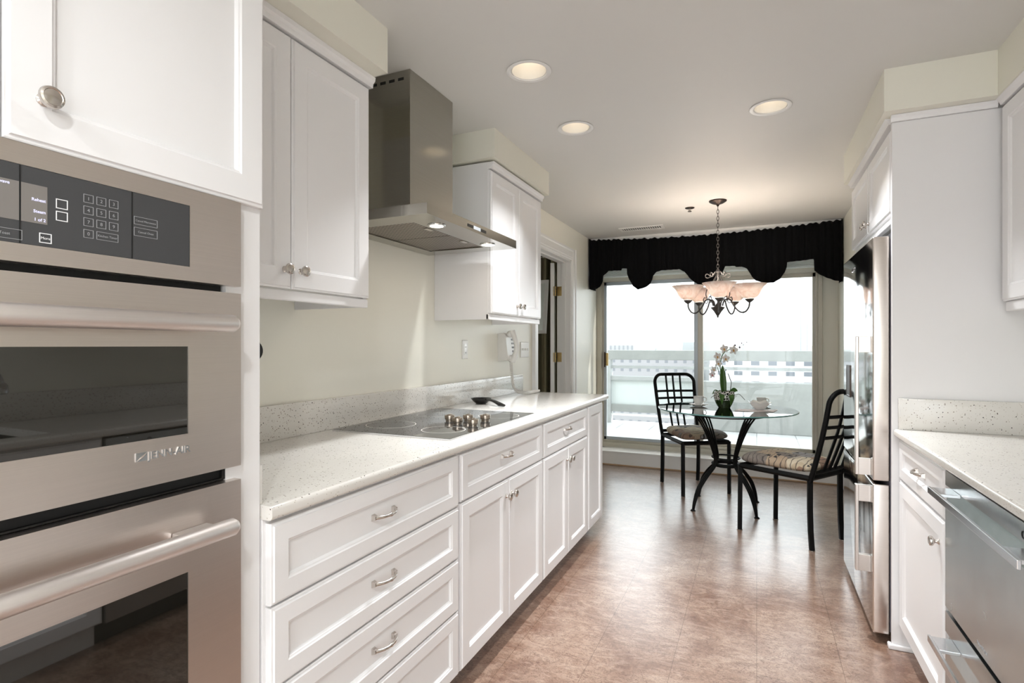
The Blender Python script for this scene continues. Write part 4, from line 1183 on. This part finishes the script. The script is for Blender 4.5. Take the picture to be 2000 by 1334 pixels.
mb.tube(smooth_path([(1.08, 1.0, 1.03), (1.07, 1.02, 1.10), (1.0, 1.06, 1.16), (0.90, 1.11, 1.17), (0.84, 1.14, 1.14), (0.83, 1.15, 1.10)]), 0.014, 14)
mb.lathe([(0.016, 0), (0.024, -0.01), (0.026, -0.04), (0.018, -0.045)], (0.83, 1.15, 1.11), seg=20)
mb.build('spout', M['chrome'], t, SM)
mb = MB(); mb.tube([(1.08, 1.0, 1.00), (1.08, 0.95, 1.02), (1.08, 0.90, 1.06)], [0.010, 0.008, 0.006], 10); mb.build('lever', M['chrome'], t, SM)
# right wall cabinets
def rupper(label, y0, y1, ys, group=None):
    t = thing('wall_cabinet', label, 'cabinet', (1.0, (y0 + y1) / 2, 1.39)); ff = frR(0.880)
    mb = MB(); mb.box(0.880, 1.179, y0, y1, 1.43, 2.187); mb.build('cabinet_body', M['white'], t)
    mb = MB(); mb.box(0.873, 0.90, y0, y1, 1.392, 1.4295, 0.004); mb.build('light_rail', M['white'], t)
    mb = MB(); mb.prism([(1.179, 2.1875), (0.858, 2.1875), (0.853, 2.20), (0.843, 2.2115), (1.179, 2.2115)], 'y', y0, y1); mb.build('crown_moulding', M['white'], t)
    a = front('door', t, ff, y0 + 0.003, ys - 0.0015, 1.430, 2.180, 0.02); b_ = front('door', t, ff, ys + 0.0015, y1 - 0.003, 1.430, 2.180, 0.02)
    knob(a, ff, ys - 0.03, 1.486, 0.02); knob(b_, ff, ys + 0.03, 1.486, 0.02)
rupper('white wall cabinet over the right counter, against the tall panel', 1.90, 2.690, 2.29)
rupper('white wall cabinet over the sink, at the near end of the right wall', 1.10, 1.898, 1.50)
rupper('white wall cabinet at the near right corner of the kitchen', -0.40, 0.40, 0.0)

# ================================================================== DINING SET
def dining_table():
    t = thing('dining_table', 'round glass-topped dining table on curved black iron legs', 'table', (-0.221, 4.572, 0), local=True)
    mb = MB(); mb.lathe([(0.506, 0.757), (0.510, 0.760), (0.510, 0.764), (0.506, 0.767)], seg=96)
    o = mb.build('glass_top', [M['tabletop'], M['tabledge']], t, None)
    for p in o.data.polygons:
        if abs(p.normal.z) < 0.9: p.material_index = 1
    prof = [(0.312, 0.004), (0.296, 0.075), (0.255, 0.17), (0.185, 0.255), (0.120, 0.315), (0.098, 0.36), (0.108, 0.42), (0.150, 0.53), (0.205, 0.64), (0.262, 0.715), (0.290, 0.735)]
    off = [0.004, 0.010, 0.016, 0.016, 0.012, 0.012, 0.014, 0.02, 0.026, 0.030, 0.030]
    for k in range(4):
        a = PI / 4 + k * PI / 2; d = Vector((math.cos(a), math.sin(a), 0)); q = Vector((-d.y, d.x, 0))
        mb = MB()
        for s_ in (-1, 0, 1):
            P = smooth_path([d * r + q * o_ * s_ + Vector((0, 0, z)) for (r, z), o_ in zip(prof, off)], 5)
            mb.tube(P, 0.0068, 8)
        mb.lathe([(0.019, 0.0), (0.019, 0.004), (0.010, 0.012)], d * 0.314, seg=16)
        leg = mb.build('leg', M['iron'], t, SM)
        mb = MB(); c = d * 0.285 + Vector((0, 0, 0.738)); mb.lathe([(0.018, -0.032), (0.0195, 0.0), (0.018, 0.032)], c, q, 20); mb.build('scroll_end', M['iron'], leg, SM)
    mb = MB()
    for z in (0.335, 0.385): mb.tube([(0.100 * math.cos(2 * PI * i / 32), 0.100 * math.sin(2 * PI * i / 32), z) for i in range(32)], 0.007, 8, True)
    mb.lathe([(0.086, 0.318), (0.094, 0.318), (0.094, 0.345), (0.086, 0.345), (0.086, 0.318)], seg=32, cap0=False, cap1=False)
    mb.build('waist_ring', M['iron'], t, SM)
    mb = MB(); mb.tube([(0.285 * math.cos(2 * PI * i / 48), 0.285 * math.sin(2 * PI * i / 48), 0.722) for i in range(48)], 0.005, 6, True); mb.build('support_ring', M['iron'], t, SM)
dining_table()

def cushion(mb, fx, bx, fy, by, z0, h):
    def fn(u, v):
        a = 2 * PI * u; e = 0.32
        cu = math.copysign(abs(math.cos(a)) ** e, math.cos(a)); su = math.copysign(abs(math.sin(a)) ** e, math.sin(a))
        ph = PI * v - PI / 2; r = abs(math.cos(ph)) ** (0.62 if v > 0.5 else 0.40); zz = math.sin(ph)
        x = cu * r; y = su * r
        X = (fx + bx) / 2 + x * (fx - bx) / 2; W = by + (fy - by) * ((X - bx) / (fx - bx))
        pz = z0 + h / 2 + (h / 2) * (math.copysign(abs(zz) ** (0.95 if zz > 0 else 0.7), zz)) * (1.0 if zz > 0 else 0.7)
        return (X, y * W, pz + 0.004 * math.sin(x * 7 + 1) * math.sin(y * 5) * (zz > 0))
    mb.grid(fn, 64, 24, True)
def dining_chair():
    t = thing('dining_chair', '', 'chair', (0, 0, 0), local=True)
    fx, bx, fy, by = 0.232, -0.232, 0.208, 0.176
    r = 0.0115
    for s_ in (-1, 1):
        mb = MB(); mb.bar([(fx, s_ * fy, 0.006), (fx - 0.002, s_ * fy, 0.2), (fx - 0.004, s_ * fy, 0.448)], 0.026); lg = mb.build('leg', M['iron'], t)
        mb = MB(); mb.box(fx - 0.014, fx + 0.014, s_ * fy - 0.014, s_ * fy + 0.014, 0.0, 0.006, 0.002); mb.build('foot_cap', M['nickel'], lg)
    for s_ in (-1, 1):
        mb = MB(); mb.bar([(bx - 0.012, s_ * by, 0.006), (bx - 0.004, s_ * by, 0.12), (bx, s_ * by, 0.25), (bx, s_ * by, 0.43)], 0.027); lg = mb.build('leg', M['iron'], t)
        mb = MB(); mb.box(bx - 0.026, bx + 0.002, s_ * by - 0.014, s_ * by + 0.014, 0.0, 0.006, 0.002); mb.build('foot_cap', M['nickel'], lg)
    def bk(z, y):   # back surface: leans back and curves
        k = max(0.0, z - 0.42)
        return (bx - 0.30 * k + 0.10 * k * k - 0.030 * (1 - (y / 0.2) ** 2) * min(1, k * 3), y, z)
    mb = MB(); pts = []
    top = 0.985; R = 0.075; W = by + 0.020
    for z in (0.42, 0.50, 0.60, 0.70, 0.80, 0.88, top - R): pts.append(bk(z, -(by + 0.020 * min(1, (z - 0.42) / 0.5))))
    for i in range(1, 9):
        a = PI - i * PI / 2 / 8; pts.append(bk(top - R + R * math.sin(a), -(W - R) + R * math.cos(a)))
    for i in range(1, 7): pts.append(bk(top, -(W - R) + 2 * (W - R) * i / 7))
    for i in range(0, 9):
        a = PI / 2 - i * PI / 2 / 8; pts.append(bk(top - R + R * math.sin(a), (W - R) + R * math.cos(a)))
    for z in (0.88, 0.80, 0.70, 0.60, 0.50, 0.42): pts.append(bk(z, (by + 0.020 * min(1, (z - 0.42) / 0.5))))
    mb.tube(pts, 0.0155, 10); mb.build('back_frame', M['iron'], t, SM)
    for z in (0.83, 0.765, 0.700, 0.475):
        w_ = by + 0.020 * min(1, (z - 0.42) / 0.5)
        mb = MB(); mb.bar([bk(z, -w_ + 2 * w_ * i / 10) for i in range(11)], 0.015 if z > 0.5 else 0.020); mb.build('rail', M['iron'], t)
    for y in (-0.068, 0.0, 0.068):
        mb = MB(); mb.bar([bk(0.475 + (0.985 - 0.475) * i / 10, y * (0.92 + 0.012 * i)) for i in range(11)], 0.014); mb.build('slat', M['iron'], t)
    mb = MB(); z = 0.441
    mb.bar([(fx - 0.004, -fy, z), (fx - 0.004, fy, z)], 0.025); mb.bar([(bx, -by, z), (bx, by, z)], 0.025)
    for s_ in (-1, 1): mb.bar([(bx, s_ * by, z), (fx - 0.004, s_ * fy, z)], 0.025)
    mb.build('seat_frame', M['iron'], t)
    mb = MB(); cushion(mb, fx + 0.016, bx + 0.008, fy + 0.016, by - 0.010, 0.4450, 0.098); mb.build('seat', M['fabric'], t, math.radians(70))
    return t
c1 = dining_chair(); c1.location = (-0.513, 5.030, 0); c1.rotation_euler = (0, 0, math.atan2(-0.405, 0.267))
c1['label'] = 'black iron dining chair behind the table by the sliding door'; c1['group'] = 'iron chairs at the glass table'
c2 = copy_tree(c1); c2.location = (0.2025, 4.078, 0); c2.rotation_euler = (0, 0, math.atan2(0.257, -0.387))
c2['label'] = 'black iron dining chair nearest the refrigerator'

# ---- things on the table (top at 0.767)
TZ = 0.7673
def cup(name, label, x, y, ang, r=0.040, h=0.068, z=TZ + 0.011):
    t = thing(name, label, 'cup', (x, y, z), local=True)
    mb = MB(); mb.lathe([(0.022, 0), (0.023, 0.004), (0.034, 0.014), (r - 0.001, 0.035), (r, h - 0.003), (r + 0.002, h), (r - 0.001, h), (r - 0.004, 0.035), (0.028, 0.014), (0.001, 0.008)], seg=32)
    mb.build('cup_body', M['porcelain'], t, SM)
    mb = MB(); d = Vector((math.cos(ang), math.sin(ang), 0))
    mb.tube(smooth_path([d * (r - 0.003) + Vector((0, 0, h - 0.012)), d * (r + 0.016) + Vector((0, 0, h - 0.010)), d * (r + 0.022) + Vector((0, 0, h - 0.028)), d * (r + 0.008) + Vector((0, 0, h - 0.046)), d * (r - 0.004) + Vector((0, 0, h - 0.044))]), 0.0035, 8); mb.build('handle', M['porcelain'], t, SM)
def saucer(label, x, y, r=0.074):
    mb = MB(); mb.lathe([(0.030, 0), (0.031, 0.003), (r * 0.75, 0.007), (r, 0.014), (r, 0.016), (r * 0.72, 0.0105), (0.001, 0.0095)], (x, y, TZ), seg=40)
    tag(mb.build('saucer', M['porcelain'], None, SM), label, 'saucer')
A_R = math.atan2(_s, _c)
saucer('white saucer at the left side of the glass table', -0.430, 4.66); cup('coffee_cup', 'white cup on a saucer at the left of the glass table', -0.430, 4.66, A_R)
saucer('white saucer at the far right of the glass table', 0.035, 4.86); cup('coffee_cup', 'white cup behind the scalloped bowl on the glass table', 0.035, 4.86, A_R, 0.037, 0.058)
# scalloped bowl
mb = MB(); N = 48
def bowl(u, v):
    a = 2 * PI * u
    P = [(0.026, 0), (0.030, 0.003), (0.058, 0.030), (0.080, 0.058), (0.078, 0.060), (0.055, 0.032), (0.025, 0.008), (0.001, 0.007)]
    i = min(int(v * 7), 6); f_ = v * 7 - i; r, z = (P[i][0] * (1 - f_) + P[i + 1][0] * f_, P[i][1] * (1 - f_) + P[i + 1][1] * f_)
    k = (z / 0.06) ** 2; r *= 1 + 0.045 * k * math.cos(6 * a); z += 0.007 * k * math.cos(6 * a)
    return (0.020 + r * math.cos(a), 4.545 + r * math.sin(a), TZ + 0.004 + max(0, z))
mb.grid(bowl, 96, 14, True); tag(mb.build('scalloped_bowl', M['porcelain'], None, SM), 'white scalloped bowl on a napkin at the right of the table', 'bowl')
mb = MB()
def nap(u, v): return (-0.155 + 0.27 * u + 0.03 * v, 4.40 + 0.16 * v + 0.05 * u, TZ + 0.0008 + 0.0012 * (1 + math.sin(u * 9 + v * 5)))
mb.grid(nap, 24, 12); o = mb.build('napkin', M['napkin'], None, SM); md = o.modifiers.new('s', 'SOLIDIFY'); md.thickness = 0.0008
tag(o, 'folded pinkish napkin under the scalloped bowl', 'napkin')

# orchid
t = thing('potted_orchid', 'white orchid with dark leaves in a black and white pot on the table', 'plant', (-0.235, 4.62, TZ), local=True)
mb = MB(); mb.lathe([(0.044, 0), (0.046, 0.003), (0.064, 0.035), (0.078, 0.075), (0.080, 0.105), (0.074, 0.128), (0.070, 0.132), (0.066, 0.128), (0.070, 0.105), (0.066, 0.09), (0.001, 0.09)], seg=40)
mb.build('pot', M['pot'], t, SM)
def leaf(base, tip, bend, width, nm='leaf', fold=0.25):
    mb = MB(); b0 = Vector(base); t0 = Vector(tip); mid = (b0 + t0) / 2 + Vector(bend); ax = (t0 - b0).normalized(); sd = ax.cross(Vector((_s, -_c, 0.2))).normalized(); nn = sd.cross(ax)
    def fn(u, v):
        p = b0 * (1 - u) ** 2 + mid * 2 * u * (1 - u) + t0 * u * u
        wd_ = width * (math.sin(PI * (0.12 + 0.88 * u) ) ** 0.7 if u < 0.98 else 0.05)
        s_ = v * 2 - 1
        return p + sd * wd_ * s_ + nn * wd_ * fold * abs(s_)
    mb.grid(fn, 14, 6); o = mb.build(nm, M['green'], t, SM); md = o.modifiers.new('s', 'SOLIDIFY'); md.thickness = 0.0015
    return o
leaf((0, 0, 0.09), (-0.012, 0.0, 0.335), (-0.01, 0, 0.02), 0.026)
leaf((0.01, -0.02, 0.09), (0.05, -0.07, 0.02), (0.05, -0.06, 0.09), 0.022)
leaf((-0.01, -0.02, 0.09), (-0.01, -0.10, 0.03), (-0.01, -0.08, 0.10), 0.024)
leaf((0.02, 0.0, 0.09), (0.10, 0.03, 0.13), (0.02, 0.0, 0.06), 0.018)
leaf((-0.02, 0.0, 0.09), (-0.09, 0.0, 0.10), (-0.02, 0.0, 0.06), 0.016)
mb = MB()
R_ = rt
def W(a, z, b_=0.0): return R_ * a + tw * b_ + Vector((0, 0, z))
mb.tube(smooth_path([W(0.005, 0.09), W(-0.02, 0.22), W(-0.03, 0.34), W(-0.005, 0.43), W(0.07, 0.47), W(0.16, 0.50)]), [0.0035] * 33 + [0.002] * 8, 6)
mb.tube(smooth_path([W(0.005, 0.09), W(-0.03, 0.24), W(-0.06, 0.33), W(-0.075, 0.30), W(-0.09, 0.25)]), 0.0025, 6)
mb.build('stem', M['green'], t, SM)
mb = MB()
mb.tube(smooth_path([W(0.04, 0.08), W(0.055, 0.19), W(0.045, 0.23), W(0.03, 0.27)]), 0.003, 6)
mb.tube(smooth_path([W(0.06, 0.11), W(0.09, 0.10), W(0.12, 0.105), W(0.165, 0.06)]), 0.002, 6)
mb.tube(smooth_path([W(0.07, 0.10), W(0.085, 0.085), W(0.10, 0.09)]), 0.0015, 6)
mb.tube(smooth_path([W(-0.05, 0.11), W(-0.09, 0.09), W(-0.105, 0.075)]), 0.002, 6)
mb.build('twigs', M['twig'], t, SM)
def flower(a, z, s_, roll, core='petalc', b_=0.02):
    c = W(a, z, b_); mb = MB()
    nrm = (tw + rt * 0.15 + Vector((0, 0, 0.1))).normalized(); sx = nrm.cross(Vector((0, 0, 1))).normalized(); sy = sx.cross(nrm)
    for k in range(5):
        an = roll + k * 2 * PI / 5; L = s_ * (1.0 if k % 2 else 1.1); wd_ = s_ * (0.42 if k in (1, 4) else 0.30)
        dr = sx * math.sin(an) + sy * math.cos(an); pr = dr.cross(nrm)
        def fn(u, v): return c + dr * L * (0.06 + u * 0.94) + pr * (v * 2 - 1) * wd_ * math.sin(PI * min(0.97, 0.1 + 0.85 * u)) + nrm * (s_ * 0.20 * math.sin(u * 2.2) - 0.1 * s_ * u)
        mb.grid(fn, 7, 4)
    o = mb.build('flower', M['petal'], t, SM); md = o.modifiers.new('s', 'SOLIDIFY'); md.thickness = 0.0006
    mb = MB(); mb.sphere(c + nrm * 0.006 - sy * s_ * 0.12, s_ * 0.20, (1, 1, 1.2), 8)
    mb.tube([c + nrm * 0.006 - sy * s_ * 0.2, c + nrm * 0.014 - sy * s_ * 0.45], [s_ * 0.12, s_ * 0.05], 6)
    mb.build('throat', M[core], o, SM)
pxs = 4.34 / F
for px, py, s_, rl, co in ((1414, 684, 0.036, 0.2, 'petalc'), (1432, 686, 0.038, -0.2, 'petalc'), (1401, 699, 0.034, 0.3, 'petalc'), (1417, 703, 0.034, 0.0, 'petalc'), (1403, 712, 0.030, -0.4, 'petalc'), (1394, 724, 0.027, 0.5, 'petalc'), (1391, 734, 0.028, 0.1, 'petalp')):
    flower((px - 1416) * pxs, 0.02 + (793 - py) * pxs * 1.0, s_, rl, co, 0.015)
mb = MB()
for px, py, r in ((1437, 677, 0.007), (1446, 681, 0.007), (1450, 673, 0.005), (1460, 671, 0.004), (1419, 725, 0.005), (1418, 733, 0.003)):
    mb.sphere(W((px - 1416) * pxs, 0.02 + (793 - py) * pxs), r, (1, 1, 1.3), 8)
mb.build('buds', M['bud'], t, SM)
# tidy helper properties
for o in bpy.data.objects:
    if 'wbase' in o: del o['wbase']
